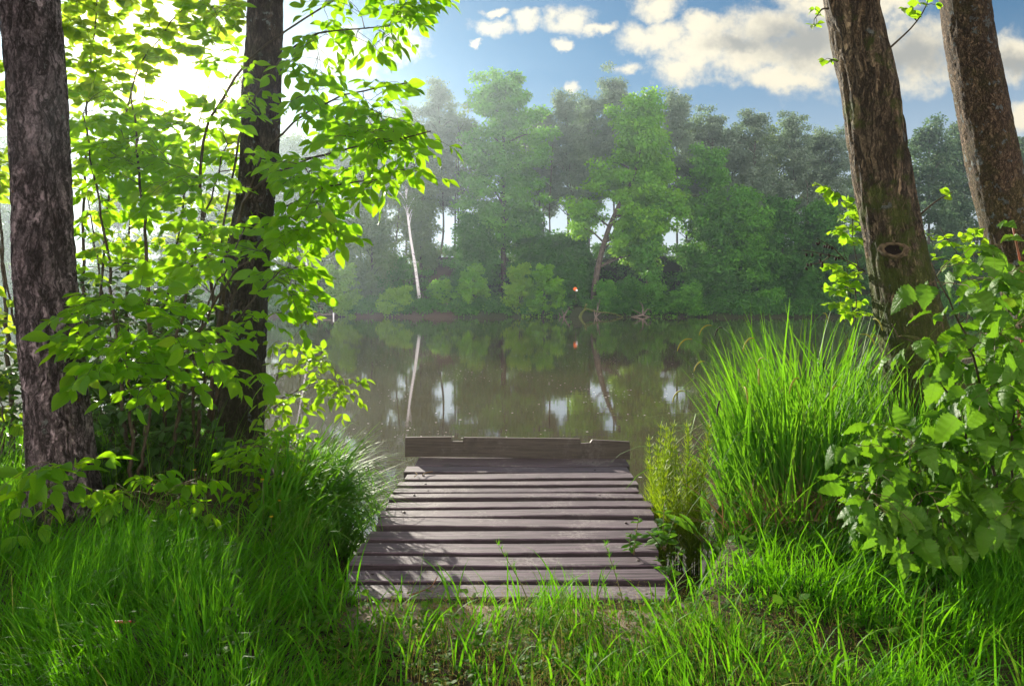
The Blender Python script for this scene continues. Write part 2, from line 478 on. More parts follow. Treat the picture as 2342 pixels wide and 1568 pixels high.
def ground_mat():
    m, t = new_mat('ground_soil')
    oc = t.node('ShaderNodeTexCoord').outputs['Object']
    n = t.noise(oc, 3., 8, .65); n2 = t.noise(oc, 45., 5, .7)
    c = t.mix(t.ss(n, .35, .65), (.030, .024, .014), (.075, .055, .034))
    c = t.mix(t.math('MULTIPLY', t.ss(n2, .45, .7), .5), c, (.13, .10, .065))
    sep = t.node('ShaderNodeSeparateXYZ', {0: oc})
    # trodden pale earth at the foot of the dock
    d = t.vmath('LENGTH', t.vmath('MULTIPLY', t.vmath('SUBTRACT', oc, (.02, 3.5, 0)), (1.05, 2.6, 0.)))
    e = t.math('SUBTRACT', 1., t.ss(t.math('ADD', d, t.math('MULTIPLY', t.math('SUBTRACT', n, .5), 1.1)), .55, 1.05))
    c = t.mix(e, c, t.mix(n2, (.24, .185, .145), (.42, .34, .28)))
    far = t.ss(sep.outputs[1], 60., 80.)
    c = t.mix(far, c, t.mix(t.ss(sep.outputs[0], -7.2, -6.), (.062, .045, .034), (.026, .034, .013)))
    p = t.node('ShaderNodeBsdfPrincipled', {'Base Color': c, 'Roughness': .95, 'Specular IOR Level': .15})
    b = t.node('ShaderNodeBump', {'Strength': .6, 'Distance': .02, 'Height': t.math('ADD', n, t.math('MULTIPLY', n2, .5))})
    t.set(p.inputs['Normal'], b.outputs[0]); t.set(t.out.inputs[0], p.outputs[0])
    return m


def water_mat():
    m, t = new_mat('pond_water')
    oc = t.node('ShaderNodeTexCoord').outputs['Object']
    w1 = t.noise(t.mapping(oc, (.9, 2.2, 1.)), 1.6, 3, .5)
    w2 = t.noise(t.mapping(oc, (2.2, 5., 1.)), 4., 3, .5)
    w3 = t.noise(t.mapping(oc, (.10, .22, 1.)), 1., 2, .5)
    h = t.math('ADD', t.math('MULTIPLY', w1, .55), t.math('ADD', t.math('MULTIPLY', w2, .10), t.math('MULTIPLY', w3, 1.4)))
    # rings spreading from the bank beside the dock
    rd = t.vmath('LENGTH', t.vmath('SUBTRACT', oc, (-1.75, 7.2, 0)))
    ring = t.math('MULTIPLY', t.math('SINE', t.math('MULTIPLY', rd, 34.)), t.math('SUBTRACT', 1., t.ss(rd, .2, 1.3)))
    h = t.math('ADD', h, t.math('MULTIPLY', ring, .10))
    b = t.node('ShaderNodeBump', {'Strength': .035, 'Distance': .04, 'Height': h})
    n = t.noise(t.mapping(oc, (.2, .5, 1)), 1., 4)
    c = t.mix(n, (.080, .058, .030), (.12, .090, .052))
    vo = t.node('ShaderNodeTexVoronoi', {'Vector': oc, 'Scale': 8.}, feature='F1')
    rsel = t.node('ShaderNodeSeparateColor', {0: vo.outputs['Color']})
    dens = t.ss(t.noise(oc, .35, 3), .42, .62)
    sp = t.math('MULTIPLY', t.math('LESS_THAN', vo.outputs['Distance'], t.math('ADD', .03, t.math('MULTIPLY', rsel.outputs[1], .14))), t.math('LESS_THAN', rsel.outputs[0], t.math('MULTIPLY', dens, .7)))
    wat = t.node('ShaderNodeBsdfPrincipled', {'Base Color': c, 'Roughness': .012, 'IOR': 1.36, 'Specular IOR Level': 1.})
    t.set(wat.inputs['Normal'], b.outputs[0])
    spk = t.node('ShaderNodeBsdfDiffuse', {'Color': (.78, .74, .70)})
    mx = t.node('ShaderNodeMixShader', {0: sp, 1: wat.outputs[0], 2: spk.outputs[0]})
    t.set(t.out.inputs[0], mx.outputs[0])
    return m


# ------------------------------------------------------------------ setting
SX = np.array([-140, -30, -8, -4, -3.2, -2.5, -2.0, -1.75, -1.4, -1.1, -.8, .9, 1.1, 1.5, 1.9, 2.6, 4, 8, 30, 140.])
SY = np.array([12, 9.5, 9.6, 9.2, 8.9, 8.2, 7.0, 6.6, 6.2, 4.6, 4.2, 4.2, 4.5, 5.5, 6.5, 8., 9.5, 10.5, 11, 13.])


def far_shore(x):
    return 95 + 1.2 * np.sin(x * .13) + .8 * np.sin(x * .31 + 1)


def gz(x, y):
    x = np.asarray(x, float); y = np.asarray(y, float)
    d = np.interp(x, SX, SY) - y
    near = -.52 + .5 * smooth(-.15, .5, d) - .9 * smooth(.1, 2.5, -d) + .02 * np.sin(x * 1.7 + y) + .03 * np.sin(x * .9 - y * 1.3) * smooth(.2, 1., d)
    df = y - far_shore(x)
    left = smooth(-10, -16, x)
    top = 8.6 - 2.0 * smooth(5, -35, x)
    far = -.6 + 1.5 * smooth(-.6, 1.4, df) + (top - .9) * smooth(2 + 2 * left, 18 + 4 * left, df) + .35 * np.sin(x * .4) * smooth(2, 9, df)
    far = far - .8 * smooth(0, -4, df)
    return np.where(y < 50, near, far)


def grid_mesh(xs, ys, zf):
    X, Y = np.meshgrid(xs, ys)
    Z = zf(X, Y)
    n, m = len(ys), len(xs)
    i = np.arange(n - 1)[:, None] * m + np.arange(m - 1)[None]
    return np.stack([X, Y, Z], -1).reshape(-1, 3), np.stack([i, i + 1, i + m + 1, i + m], -1).reshape(-1, 4)


xs = np.unique(np.r_[np.linspace(-140, -60, 9), np.linspace(-60, -6, 40), np.linspace(-6, 6, 151), np.linspace(6, 60, 40), np.linspace(60, 140, 9)])
ys = np.unique(np.r_[np.linspace(-14, 1, 12), np.linspace(1, 12, 140), np.linspace(12, 90, 14), np.linspace(90, 124, 60), np.linspace(124, 200, 8)])
v, q = grid_mesh(xs, ys, gz)
tag(MB().add(v, q).build('ground', ground_mat()), kind='structure')
v, q = grid_mesh(np.linspace(-139, 139, 30), np.linspace(3.0, 100, 20), lambda x, y: x * 0 + WZ)
tag(MB().add(v, q).build('water', water_mat()), kind='structure')

# ------------------------------------------------------------------ dock
dock = thing('wooden_dock', 'weathered purple-grey plank dock running out over the pond', 'dock', (0, 5.5, 0))
YS = np.array([1152.6, 1164.7, 1182.7, 1200, 1216, 1232.6, 1250.7, 1272, 1294.5, 1323, 1354, 1388, 1422, 1461, 1493.6]) / 1.0931
yb = F * CH / (YS - V0)                           # back edge of every plank, farthest first
for i in range(14):
    y1 = yb[i]; y0 = yb[i + 1] + (.068 + .016 * R.random())
    if i == 0: y0 = yb[1] + .06; y1 = 7.16
    if i == 13: y0 = yb[14]
    x0 = float(np.interp(y1, [3.9, 4.2], [-.84, -.93])) + R.normal(0, .014); x1 = float(np.interp(y1, [3.9, 4.3, 5.35, 7], [.80, .86, .98, 1.09])) + R.normal(0, .02)
    if i in (0, 13): x0 += .03
    nx = 29; th = .062
    X = np.linspace(x0, x1, nx)
    ph = R.random() * 6
    wob = .007 * np.sin(X * 2.1 + ph) + .004 * np.sin(X * 5.3 + ph * 2)
    lift = .006 * np.sin(X * 1.6 + ph * 3) + R.normal(0, .002) - .004
    tilt = R.normal(0, .002)
    rings = []
    skew = R.normal(0, .012)
    for k in range(nx):
        sk = skew * (k / nx - .5)
        ya, yc = y0 + wob[k] + sk + .003 * math.sin(k * 1.7 + ph), y1 + wob[k] * .6 + sk
        if k in (0, nx - 1): ya += .006 * R.random(); yc -= .012 * R.random()
        c = .006
        z = lift[k]
        rings.append([(X[k], ya, z - th), (X[k], ya, z - c + tilt), (X[k], ya + c, z + tilt), (X[k], yc - c, z - tilt), (X[k], yc, z - c - tilt), (X[k], yc, z - th)])
    V = np.array(rings).reshape(-1, 3)
    Q = [(r * 6 + c, (r + 1) * 6 + c, (r + 1) * 6 + (c + 1) % 6, r * 6 + (c + 1) % 6) for r in range(nx - 1) for c in range(6)]
    Q += [(0, 1, 2, 5), (2, 3, 4, 5)]
    e = (nx - 1) * 6
    Q += [(e + 2, e + 1, e, e + 5), (e + 5, e + 4, e + 3, e + 2)]
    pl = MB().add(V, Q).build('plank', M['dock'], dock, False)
    for xn in (-.72, .74):
        if R.random() < .9:
            nb = MB(); p = np.array([xn + R.normal(0, .03), (y0 + y1) / 2 + R.normal(0, .02), lift[nx // 2] - .004])
            tube(nb, [p, p + (0, 0, .0055)], [.011, .009], 10); nb.build('nail', M['nail'], pl)
# kick board at the far end, with two notches in its top edge
yk = 7.12
prof = [(-1.03, .195), (-.585, .195), (-.58, .150), (-.475, .150), (-.465, .19), (.655, .182), (.665, .135), (.755, .14), (.775, .168), (1.135, .155)]
low_at = lambda x: .012 - .03 * (x + 1.03) / 2.17
V, Q = [], []
for k, (x, z) in enumerate(prof):
    for yy, zz in ((yk, low_at(x)), (yk - .004 + .02, z), (yk + .065, z - .004), (yk + .05, low_at(x))): V.append((x, yy, zz + .004 * math.sin(x * 9)))
for k in range(len(prof) - 1):
    for c in range(4): Q.append((k * 4 + c, (k + 1) * 4 + c, (k + 1) * 4 + (c + 1) % 4, k * 4 + (c + 1) % 4))
Q += [(0, 1, 2, 3), (len(prof) * 4 - 1, len(prof) * 4 - 2, len(prof) * 4 - 3, len(prof) * 4 - 4)]
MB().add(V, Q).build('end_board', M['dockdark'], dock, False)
for x in (-.78, .05, .84):
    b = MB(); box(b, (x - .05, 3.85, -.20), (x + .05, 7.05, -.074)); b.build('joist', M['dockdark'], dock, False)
for x in (-.78, .84):
    for y in (5.2, 6.9):
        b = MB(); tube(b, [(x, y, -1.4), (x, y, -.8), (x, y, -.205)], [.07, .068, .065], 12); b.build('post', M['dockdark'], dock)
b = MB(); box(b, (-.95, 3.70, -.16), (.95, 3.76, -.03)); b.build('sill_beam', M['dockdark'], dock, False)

# ------------------------------------------------------------------ near trees
def trunk_mesh(mb, spine, seed, furrow=.02, sides=88, nz=230, flare=.35, fz=2.0, fx=9.):
    """spine rows: x, y, z, radius"""
    s = np.asarray(spine, float)
    zz = s[:, 2]
    z = np.linspace(zz[0], zz[-1], nz)
    cx, cy, r = [np.interp(z, zz, s[:, k]) for k in (0, 1, 3)]
    for a in (cx, cy, r):
        for _ in range(14): a[1:-1] = .25 * a[:-2] + .5 * a[1:-1] + .25 * a[2:]
    r = r * (1 + flare * np.exp(-(z - z[0]) / .28))
    th = np.arange(sides) / sides * 2 * np.pi
    V = np.zeros((nz, sides, 3))
    for i in range(nz):
        for j in range(sides):
            c, sn = math.cos(th[j]), math.sin(th[j])
            lump = mnoise.noise((c * 1.1 + seed, sn * 1.1, z[i] * .9)) * .07 + mnoise.noise((c * 2.5, sn * 2.5 + seed, z[i] * 2.6)) * .03
            root = .22 * max(0, math.sin(th[j] * 5 + seed)) * math.exp(-(z[i] - z[0]) / .22)
            w = mnoise.noise((c * 3 + seed, sn * 3, z[i] * 2.)) * .5
            f = mnoise.noise((c * r[i] * fx * 3 + w, sn * r[i] * fx * 3 + seed, z[i] * fz * 1.6 + w))
            f2 = mnoise.noise((c * r[i] * fx * 9, sn * r[i] * fx * 9 + seed, z[i] * fz * 6))
            rr = r[i] * (1 + lump + root) + furrow * (-(max(0, .25 - abs(f)) * 3.2) + .3 * f2)
            V[i, j] = (cx[i] + rr * c, cy[i] + rr * sn, z[i])
    i = np.arange(nz - 1)[:, None] * sides; j = np.arange(sides)[None]; j2 = (j + 1) % sides
    q = np.stack([i + j, i + j2, i + sides + j2, i + sides + j], -1).reshape(-1, 4)
    mb.add(V.reshape(-1, 3), q)
    return np.stack([cx, cy, z, r], 1)


def spine_from(pix, Y, dy=0.):
    """rows (v, uleft, uright) -> x, y, z, r"""
    out = []
    for v, a, b in pix:
        y = Y + dy * (V0 - v) / F * Y
        p = P((a + b) / 2, v, y)
        out.append((p[0], p[1], p[2], .905 * (b - a) / 2 / F * y))
    return sorted(out, key=lambda r: r[2])


def crown_cards(mb, centers, rad, n, size, flat=.6, tpls=CARDS, seed_up=.6):
    centers = np.asarray(centers, float)
    m = len(centers)
    rad = np.broadcast_to(rad, (m,))
    idx = np.repeat(np.arange(m), n)
    off = R.normal(0, 1, (m * n, 3)); off = norm(off) * (R.random((m * n, 1)) ** .5)
    off[:, 2] *= flat
    pos = centers[idx] + off * rad[idx][:, None]
    up = norm(off * 1.3 + R.normal(0, .35, off.shape) + np.array([0, 0, seed_up]))
    yd = norm(off + R.normal(0, .8, off.shape) + np.array([0, 0, -.35]))
    rnd = np.clip(np.repeat(R.random(m) ** 1.3, n) * .8 + R.random(m * n) * .25, 0, 1)
    scatter(mb, tpls, pos, yd, up, size * (.7 + .6 * R.random(m * n)), rnd)


def high_crown(root, top, mat, seed, zmin=7.5, spread=4.4, n=110, boughs=()):
    """limbs and leaf clumps above the picture, plus added boughs that block light"""
    rr = np.random.default_rng(seed)
    mb, lb = MB(), MB(); cs = []
    for k in range(7):
        a = k * 2.4 + rr.random(); L = spread * (.6 + .5 * rr.random())
        s = np.array(top) + (0, 0, -2.2 * rr.random())
        e = s + np.array([math.cos(a) * L, math.sin(a) * L, 1.4 + 1.5 * rr.random()])
        tube(lb, resample([s, (s + e) / 2 + (0, 0, .35), e], 8), np.linspace(.10, .02, 8), 8)
        for _ in range(n // 7): cs.append(s + (e - s) * (.35 + .7 * rr.random()) + rr.normal(0, .5, 3))
    for (lo, hi, m) in boughs:  # low boughs outside the view, added only to block sky light
        lo, hi = np.array(lo), np.array(hi); s = np.array(top) + (0, 0, -1.5)
        for _ in range(m // 14):
            e = lo + (hi - lo) * rr.random(3); tube(lb, resample([s, (s + e) / 2 + (0, 0, 1.), e], 10), np.linspace(.09, .02, 10), 7)
        cs += list(lo + (hi - lo) * rr.random((m, 3)))
    lb.build('limb', M['bark_alder_dark'], root)
    crown_cards(mb, cs, .75, 70, .19)
    mb.build('crown', mat, root)


def near_tree(label, pix, Y, mat, seed, base_z=-.15, top_z=8.5, lean=(0, 0), furrow=.02, **kw):
    sp = spine_from(pix, Y)
    b = sp[0]; t = sp[-1]; t2 = sp[-3]
    k = (t[0] - t2[0]) / (t[2] - t2[2])
    sp = [(b[0] + (sp[0][0] - sp[1][0]) / (sp[0][2] - sp[1][2]) * (base_z - b[2]), b[1], base_z, b[3] * 1.08)] + sp if base_z < b[2] - .05 else sp
    sp += [(t[0] + k * (top_z - t[2]) * .8, t[1], top_z, t[3] * .45)]
    root = thing('tree', label, 'tree', (sp[0][0], sp[0][1], base_z))
    mb = MB(); tr = trunk_mesh(mb, sp, seed, furrow, **kw)
    mb.build('trunk', mat, root)
    return root, tr, (sp[-1][0], sp[-1][1], top_z)


t1, tr1, top = near_tree('thick alder trunk with flaking dark and pinkish grey bark at the left edge', [(0, 0, 135), (200, 19, 154), (400, 27, 161), (600, 30, 166), (800, 46, 189), (1000, 64, 214), (1150, 74, 226)], 5.3, M['bark_alder'], 3., furrow=.020, fz=5.)
high_crown(t1, top, M['elder_dark'], 1, boughs=[((-8, -3, 2.7), (-2.7, 2.2, 6.5), 230), ((-7.5, 2.2, 4.2), (-2.4, 5, 7), 70)])  # unseen boughs added to darken the left corner
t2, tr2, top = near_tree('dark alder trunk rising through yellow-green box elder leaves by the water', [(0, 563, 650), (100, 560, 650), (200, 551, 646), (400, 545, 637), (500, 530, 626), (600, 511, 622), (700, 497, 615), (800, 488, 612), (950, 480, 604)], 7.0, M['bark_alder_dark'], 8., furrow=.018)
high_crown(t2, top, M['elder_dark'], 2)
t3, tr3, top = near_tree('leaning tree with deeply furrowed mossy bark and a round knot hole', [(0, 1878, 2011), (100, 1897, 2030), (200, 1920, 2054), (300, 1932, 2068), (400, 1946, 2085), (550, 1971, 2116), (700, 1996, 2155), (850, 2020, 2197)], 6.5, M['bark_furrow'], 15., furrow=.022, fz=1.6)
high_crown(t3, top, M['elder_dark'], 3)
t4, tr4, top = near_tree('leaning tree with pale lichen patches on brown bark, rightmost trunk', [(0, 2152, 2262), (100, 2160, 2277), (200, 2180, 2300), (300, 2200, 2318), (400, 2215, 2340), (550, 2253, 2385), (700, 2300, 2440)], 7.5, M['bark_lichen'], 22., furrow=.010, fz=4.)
high_crown(t4, top, M['elder_dark'], 4, boughs=[((3.7, -3, 2.7), (8.5, 2.4, 6.5), 200), ((2.9, 2.4, 4.9), (7.5, 5.5, 7.2), 70)])  # added boughs out of view keep sky fill off the right corner
# knot hole on the furrowed trunk: raised lip round a flat dark disc
kz = P(2028, 575, 6.3)[2]
kx, ky, kr = [float(np.interp(kz, tr3[:, 2], tr3[:, k])) for k in (0, 1, 3)]
kn = norm(np.array([-.52, -.85, .05])); kt = norm(np.cross(kn, (0, 0, 1.))); ku = np.cross(kt, kn)
kc = np.array([kx, ky, kz]) + kn * kr * .99
sides = 30
def knot_ring(rows):
    mb = MB(); V = []
    for rr, out_ in rows:
        for a in np.arange(sides) / sides * 2 * np.pi:
            w_ = 1 + .10 * math.sin(2 * a + .6) + .06 * math.sin(3 * a) + .04 * math.sin(7 * a)
            ex, ey = 1.3 * rr * w_ * math.cos(a), .85 * rr * w_ * math.sin(a)
            V.append(kc + kt * ex + ku * ey + kn * (out_ - ex * ex / (2 * kr)))
    n_ = len(rows)
    Q = [(r * sides + c, r * sides + (c + 1) % sides, (r + 1) * sides + (c + 1) % sides, (r + 1) * sides + c) for r in range(n_ - 1) for c in range(sides)]
    return mb.add(np.array(V), Q)
rim = knot_ring([(.105, -.04), (.092, .004), (.078, .022), (.064, .026), (.052, .018), (.045, .004)]).build('knot_hole', simple_mat('callus_bark', (.07, .05, .03), .85, 0, 30., (.17, .125, .075), .9), t3)
knot_ring([(.050, .013), (.03, .008), (.0005, .006)]).build('hollow', simple_mat('hole_shade', (.010, .006, .004), .95), rim)  # near-black disc: shade of a deep hole painted on


# ------------------------------------------------------------------ leafy growth near the camera
def poly_targets(poly, n, y0, y1, tilt=0.):
    near_left = poly[0][0] < 800
    poly = np.array(poly, float); lo, hi = poly.min(0), poly.max(0); out = []
    while len(out) < n:
        p = lo + (hi - lo) * R.random(2)
        ins = False; j = len(poly) - 1
        for i in range(len(poly)):
            if (poly[i, 1] > p[1]) != (poly[j, 1] > p[1]) and p[0] < (poly[j, 0] - poly[i, 0]) * (p[1] - poly[i, 1]) / (poly[j, 1] - poly[i, 1]) + poly[i, 0]: ins = not ins
            j = i
        if ins and near_left and y0 < 6.8 and (p[1] > 400 or p[1] < 230) and p[1] < 980 and abs(p[0] - np.interp(p[1], [0, 200, 430, 600, 700, 960], [606, 598, 588, 566, 556, 542])) < 78 and R.random() < .72: ins = False; n -= R.random() < .5
        if ins: out.append(P(p[0], p[1], y0 + (y1 - y0) * R.random()))
    return out


def compound(lm, tm, p, d, L, tpls, leaflets, size, droop=.4, keep=1.):
    """a compound leaf: stalk with paired leaflets and a terminal one"""
    d = norm(np.array(d)); up = np.array([0, 0, 1.])
    side = np.cross(d, up); side = norm(side) if np.linalg.norm(side) > .1 else np.array([1., 0, 0])
    q = [p, p + d * L * .5 + (0, 0, .0), p + d * L + np.array([0, 0, -.25 * L])]
    tube(tm, q, [.0022, .0018, .0012], 3, False)
    pos, yd, ups, sz = [], [], [], []
    nrm = norm(up + R.normal(0, .75, 3))
    pairs = (leaflets - 1) // 2
    for k in range(pairs):
        f = .45 + .42 * k / max(1, pairs - 1) if pairs > 1 else .62
        b = p + d * L * f + np.array([0, 0, -.25 * L * f * f])
        for s in (-1, 1):
            pos.append(b); yd.append(d * .55 + side * s * (.9 + .2 * R.random()) + np.array([0, 0, -droop * (.5 + R.random())])); ups.append(nrm + R.normal(0, .25, 3)); sz.append(size * (.55 + .5 * R.random()))
    pos.append(q[-1]); yd.append(d + np.array([0, 0, -droop * (.7 + R.random())])); ups.append(nrm + R.normal(0, .2, 3)); sz.append(size * (.75 + .5 * R.random()))
    r0 = R.random()
    lm.append((pos, yd, ups, sz, [min(1, max(0, r0 * .6 + .4 * R.random())) for _ in pos]))


def flush(lm, tpls, mb):
    if not lm: return
    scatter(mb, tpls, np.concatenate([x[0] for x in lm]), np.concatenate([x[1] for x in lm]), np.concatenate([x[2] for x in lm]), np.concatenate([x[3] for x in lm]), np.concatenate([np.array(x[4]) for x in lm]))


def grow(name, label, cat, stems, targets, mat, twig='twig', tpls=ELDER, mode='compound', leaf=.13, leaflets=5, per=3, r0=.016, group=None, out=None, droop=.4, maxlen=9., extra_up=0., rachis=1.7):
    """stems (lists of world points) then every target is joined to the nearest wood and leafed"""
    base = np.array(stems[0][0], float)
    root = thing(name, label, cat, tuple(base), group)
    nodes, nrad = [], []
    for si, s in enumerate(stems):
        s = resample(s, 26); s[1:-1] += R.normal(0, .008, (24, 3))
        rad = np.linspace(r0 * (1 if si == 0 else .75), r0 * .22, 26)
        mb = MB(); tube(mb, s, rad, 8); mb.build('stem', M['bark_alder_dark'] if r0 > .03 else M['twig'], root)
        nodes += list(s[4:]); nrad += list(rad[4:])
    N = np.array(nodes); NR = np.array(nrad)
    T = np.array(targets)
    T = T[np.argsort([np.min(np.linalg.norm(N - t, axis=1)) for t in T])]
    tb, lb, lm = MB(), MB(), []
    for t in T:
        dv = t - N; dist = np.linalg.norm(dv, axis=1) + .8 * np.maximum(0, N[:, 2] - t[2])
        k = int(np.argmin(dist)); s = N[k]
        L = np.linalg.norm(t - s)
        if L > maxlen: continue
        n = max(4, int(L / .09) + 3)
        mid = (s + t) / 2 + np.array([0, 0, .12 * L]) + R.normal(0, .05 * L, 3)
        pts = resample([s, mid, t], n)
        rb = min(NR[k] * .8, .003 + .006 * L)
        rad = np.linspace(rb, .0018, n)
        tube(tb, pts, rad, 5)
        N = np.vstack([N, pts[1:]]); NR = np.r_[NR, rad[1:]]
        d0 = norm(pts[-1] - pts[-2])
        m = per + (1 if L > .35 else 0)
        for j in range(m):
            f = 1 - .7 * j / max(1, m) * R.random() if j else 1.
            i = min(n - 1, int(f * (n - 1)))
            a = R.random() * 2 * np.pi
            d = d0 * .7 + np.array([math.cos(a), math.sin(a), .15]) * (.35 if j == 0 else 1.) + np.array([0, 0, extra_up])
            if mode == 'compound':
                compound(lm, tb, pts[i], d, leaf * rachis * (.8 + .4 * R.random()), tpls, leaflets if R.random() < .7 else 3, leaf, droop)
            else:
                dd = norm(d) + np.array([0, 0, -droop * R.random()])
                lm.append(([pts[i]], [dd], [np.array([0, 0, 1.]) + R.normal(0, .45, 3)], [leaf * (.6 + .6 * R.random())], [R.random()]))
    flush(lm, tpls, lb)
    lb.join(tb, 1).build('foliage', [mat, M[twig]], root)
    return root


g0 = lambda u, v, Y: np.array([(u - CU) / F * Y, Y, float(gz((u - CU) / F * Y, Y)) - .03])
ELD = M['elder']
# the big box elder between the two left trunks
grow('box_elder_bush', 'big sunlit box elder bush between the two left trunks, glowing yellow-green', 'shrub',
     [[g0(330, 1100, 6.2), P(345, 800, 6.1), P(330, 500, 6.0), P(300, 200, 6.0)],
      [g0(360, 1100, 6.3), P(400, 800, 6.2), P(450, 560, 6.1), P(520, 330, 6.0)],
      [g0(300, 1100, 6.2), P(270, 800, 6.3), P(235, 500, 6.4), P(190, 260, 6.4)],
      [g0(380, 1100, 6.1), P(430, 820, 5.8), P(520, 640, 5.5), P(610, 560, 5.3)]],
     poly_targets([(180, 420), (260, 330), (400, 260), (560, 250), (650, 330), (660, 480), (690, 560), (680, 700), (600, 700), (480, 640), (330, 640), (200, 620)], 100, 5.6, 7.4)
     + poly_targets([(170, 230), (300, 200), (420, 240), (420, 330), (250, 400), (170, 420)], 40, 6.0, 7.4),
     ELD, r0=.026, leaf=.135, per=3)
grow('box_elder_bush', 'long box elder branches reaching right across the sky from the second trunk', 'shrub',
     [[g0(470, 1060, 6.9), P(500, 700, 6.4), P(560, 430, 5.9), P(720, 350, 5.4), P(860, 330, 5.1), P(985, 300, 4.9)],
      [g0(480, 1060, 6.9), P(520, 600, 6.3), P(600, 330, 5.8), P(760, 220, 5.3), P(930, 190, 5.0)],
      [g0(465, 1060, 6.9), P(540, 640, 6.3), P(640, 480, 5.7), P(760, 420, 5.2), P(870, 410, 5.0)]],
     poly_targets([(672, 265), (715, 190), (830, 190), (910, 175), (945, 215), (900, 260), (985, 290), (1000, 330), (950, 400), (880, 430), (800, 440), (740, 500), (690, 480), (675, 380)], 66, 4.8, 5.7),
     ELD, r0=.022, leaf=.128, per=3)
grow('box_elder_bush', 'box elder boughs crossing the top of the second trunk, leaves dark against the sky', 'shrub',
     [[g0(560, 1050, 7.9), P(470, 600, 6.8), P(450, 330, 6.3), P(560, 130, 5.9), P(700, 40, 5.6), P(870, -60, 5.4)],
      [g0(565, 1050, 7.9), P(500, 560, 6.8), P(560, 260, 6.1), P(650, 100, 5.7), P(760, 60, 5.5), P(890, 60, 5.3)]],
     poly_targets([(490, 0), (560, 40), (560, 160), (640, 250), (600, 260), (520, 200), (480, 100)], 16, 5.7, 6.3)
     + poly_targets([(640, -60), (980, -80), (975, 10), (900, 60), (890, 110), (800, 110), (740, 170), (650, 200), (640, 80)], 46, 5.2, 6.0),
     ELD, r0=.022, leaf=.12, per=3)
grow('hazel_bush', 'airy hazel with small roundish leaves against the bright cloud at upper left', 'shrub',
     [[g0(210, 1060, 7.9), P(190, 600, 7.9), P(200, 200, 7.8), P(230, -60, 7.6)],
      [g0(215, 1060, 7.9), P(240, 500, 7.8), P(310, 150, 7.6), P(420, 20, 7.4)],
      [g0(205, 1060, 8.0), P(165, 500, 8.1), P(150, 150, 8.1)]],
     poly_targets([(140, -40), (560, -40), (550, 90), (470, 110), (400, 150), (330, 200), (200, 220), (150, 260)], 185, 7.0, 8.2),
     M['hazel'], tpls=ROUND, mode='simple', leaf=.115, per=7, r0=.024, droop=.6)
grow('hazel_bush', 'tangle of thin stems and dull green leaves behind the leftmost trunk', 'shrub',
     [[g0(30, 1100, 6.9), P(20, 800, 7.0), P(0, 500, 7.1), P(-20, 250, 7.1)], [g0(60, 1100, 7.0), P(55, 860, 7.0), P(10, 620, 7.0), P(-5, 520, 7.)], [g0(-30, 1100, 7.0), P(-60, 700, 7.2), P(-90, 300, 7.3)],
      [g0(10, 1100, 7.0), P(-10, 900, 7.1), P(-40, 600, 7.1), P(5, 350, 7.1)]],
     poly_targets([(-140, 150), (40, 120), (45, 420), (20, 560), (-140, 520)], 46, 6.6, 7.4) + poly_targets([(-140, 560), (60, 700), (70, 1000), (-140, 1050)], 46, 6.2, 7.2),
     M['hazel'], tpls=ROUND, mode='simple', leaf=.13, per=6, r0=.026, droop=.6)
grow('box_elder_bush', 'low box elder with broad fresh green leaves standing out in front of the dark hollow', 'shrub',
     [[g0(300, 1120, 5.6), P(300, 950, 5.5), P(290, 820, 5.2), P(270, 740, 5.0)], [g0(310, 1120, 5.6), P(350, 900, 5.4), P(420, 800, 5.1), P(500, 780, 5.0)]],
     poly_targets([(195, 700), (300, 650), (380, 660), (440, 740), (600, 790), (615, 880), (540, 880), (420, 840), (340, 900), (210, 900), (190, 800)], 52, 4.7, 5.4),
     ELD, r0=.018, leaf=.142, per=3)
grow('box_elder_bush', 'box elder boughs across the middle of the second trunk with hanging bright leaves', 'shrub',
     [[g0(440, 1060, 6.4), P(470, 850, 6.0), P(560, 700, 5.6), P(640, 620, 5.4)], [g0(445, 1060, 6.4), P(440, 780, 6.0), P(500, 650, 5.7), P(560, 520, 5.6)]],
     poly_targets([(420, 560), (560, 500), (730, 500), (740, 540), (690, 600), (690, 690), (620, 760), (520, 720), (430, 700)], 38, 5.0, 5.9),
     ELD, r0=.02, leaf=.135, per=3)
grow('sapling', 'sunlit sprig of box elder reaching out over the water right of the second trunk', 'sapling',
     [[g0(560, 1050, 7.3), P(600, 960, 7.0), P(650, 905, 6.7), P(720, 875, 6.5), P(790, 860, 6.4)], [g0(565, 1050, 7.3), P(620, 900, 6.9), P(660, 780, 6.7), P(700, 735, 6.6)]],
     poly_targets([(640, 850), (740, 815), (810, 860), (790, 910), (700, 900)], 17, 6.2, 6.7) + poly_targets([(600, 900), (690, 920), (680, 960), (610, 960)], 8, 6.4, 6.8) + poly_targets([(610, 780), (700, 725), (715, 750), (640, 810)], 8, 6.5, 6.7),
     M['alder'], 'greentwig', leaf=.105, per=2, r0=.011, tpls=ELDER)
grow('sapling', 'low bright green elder sapling at the foot of the second trunk above the tussock', 'sapling',
     [[g0(600, 1150, 6.0), P(620, 1060, 5.8), P(650, 1000, 5.7)], [g0(590, 1150, 6.0), P(590, 1080, 5.7), P(580, 1010, 5.6)]],
     poly_targets([(540, 1000), (620, 980), (700, 1000), (700, 1090), (640, 1140), (570, 1130)], 34, 5.2, 5.9),
     ELD, 'greentwig', leaf=.10, per=3, r0=.011)
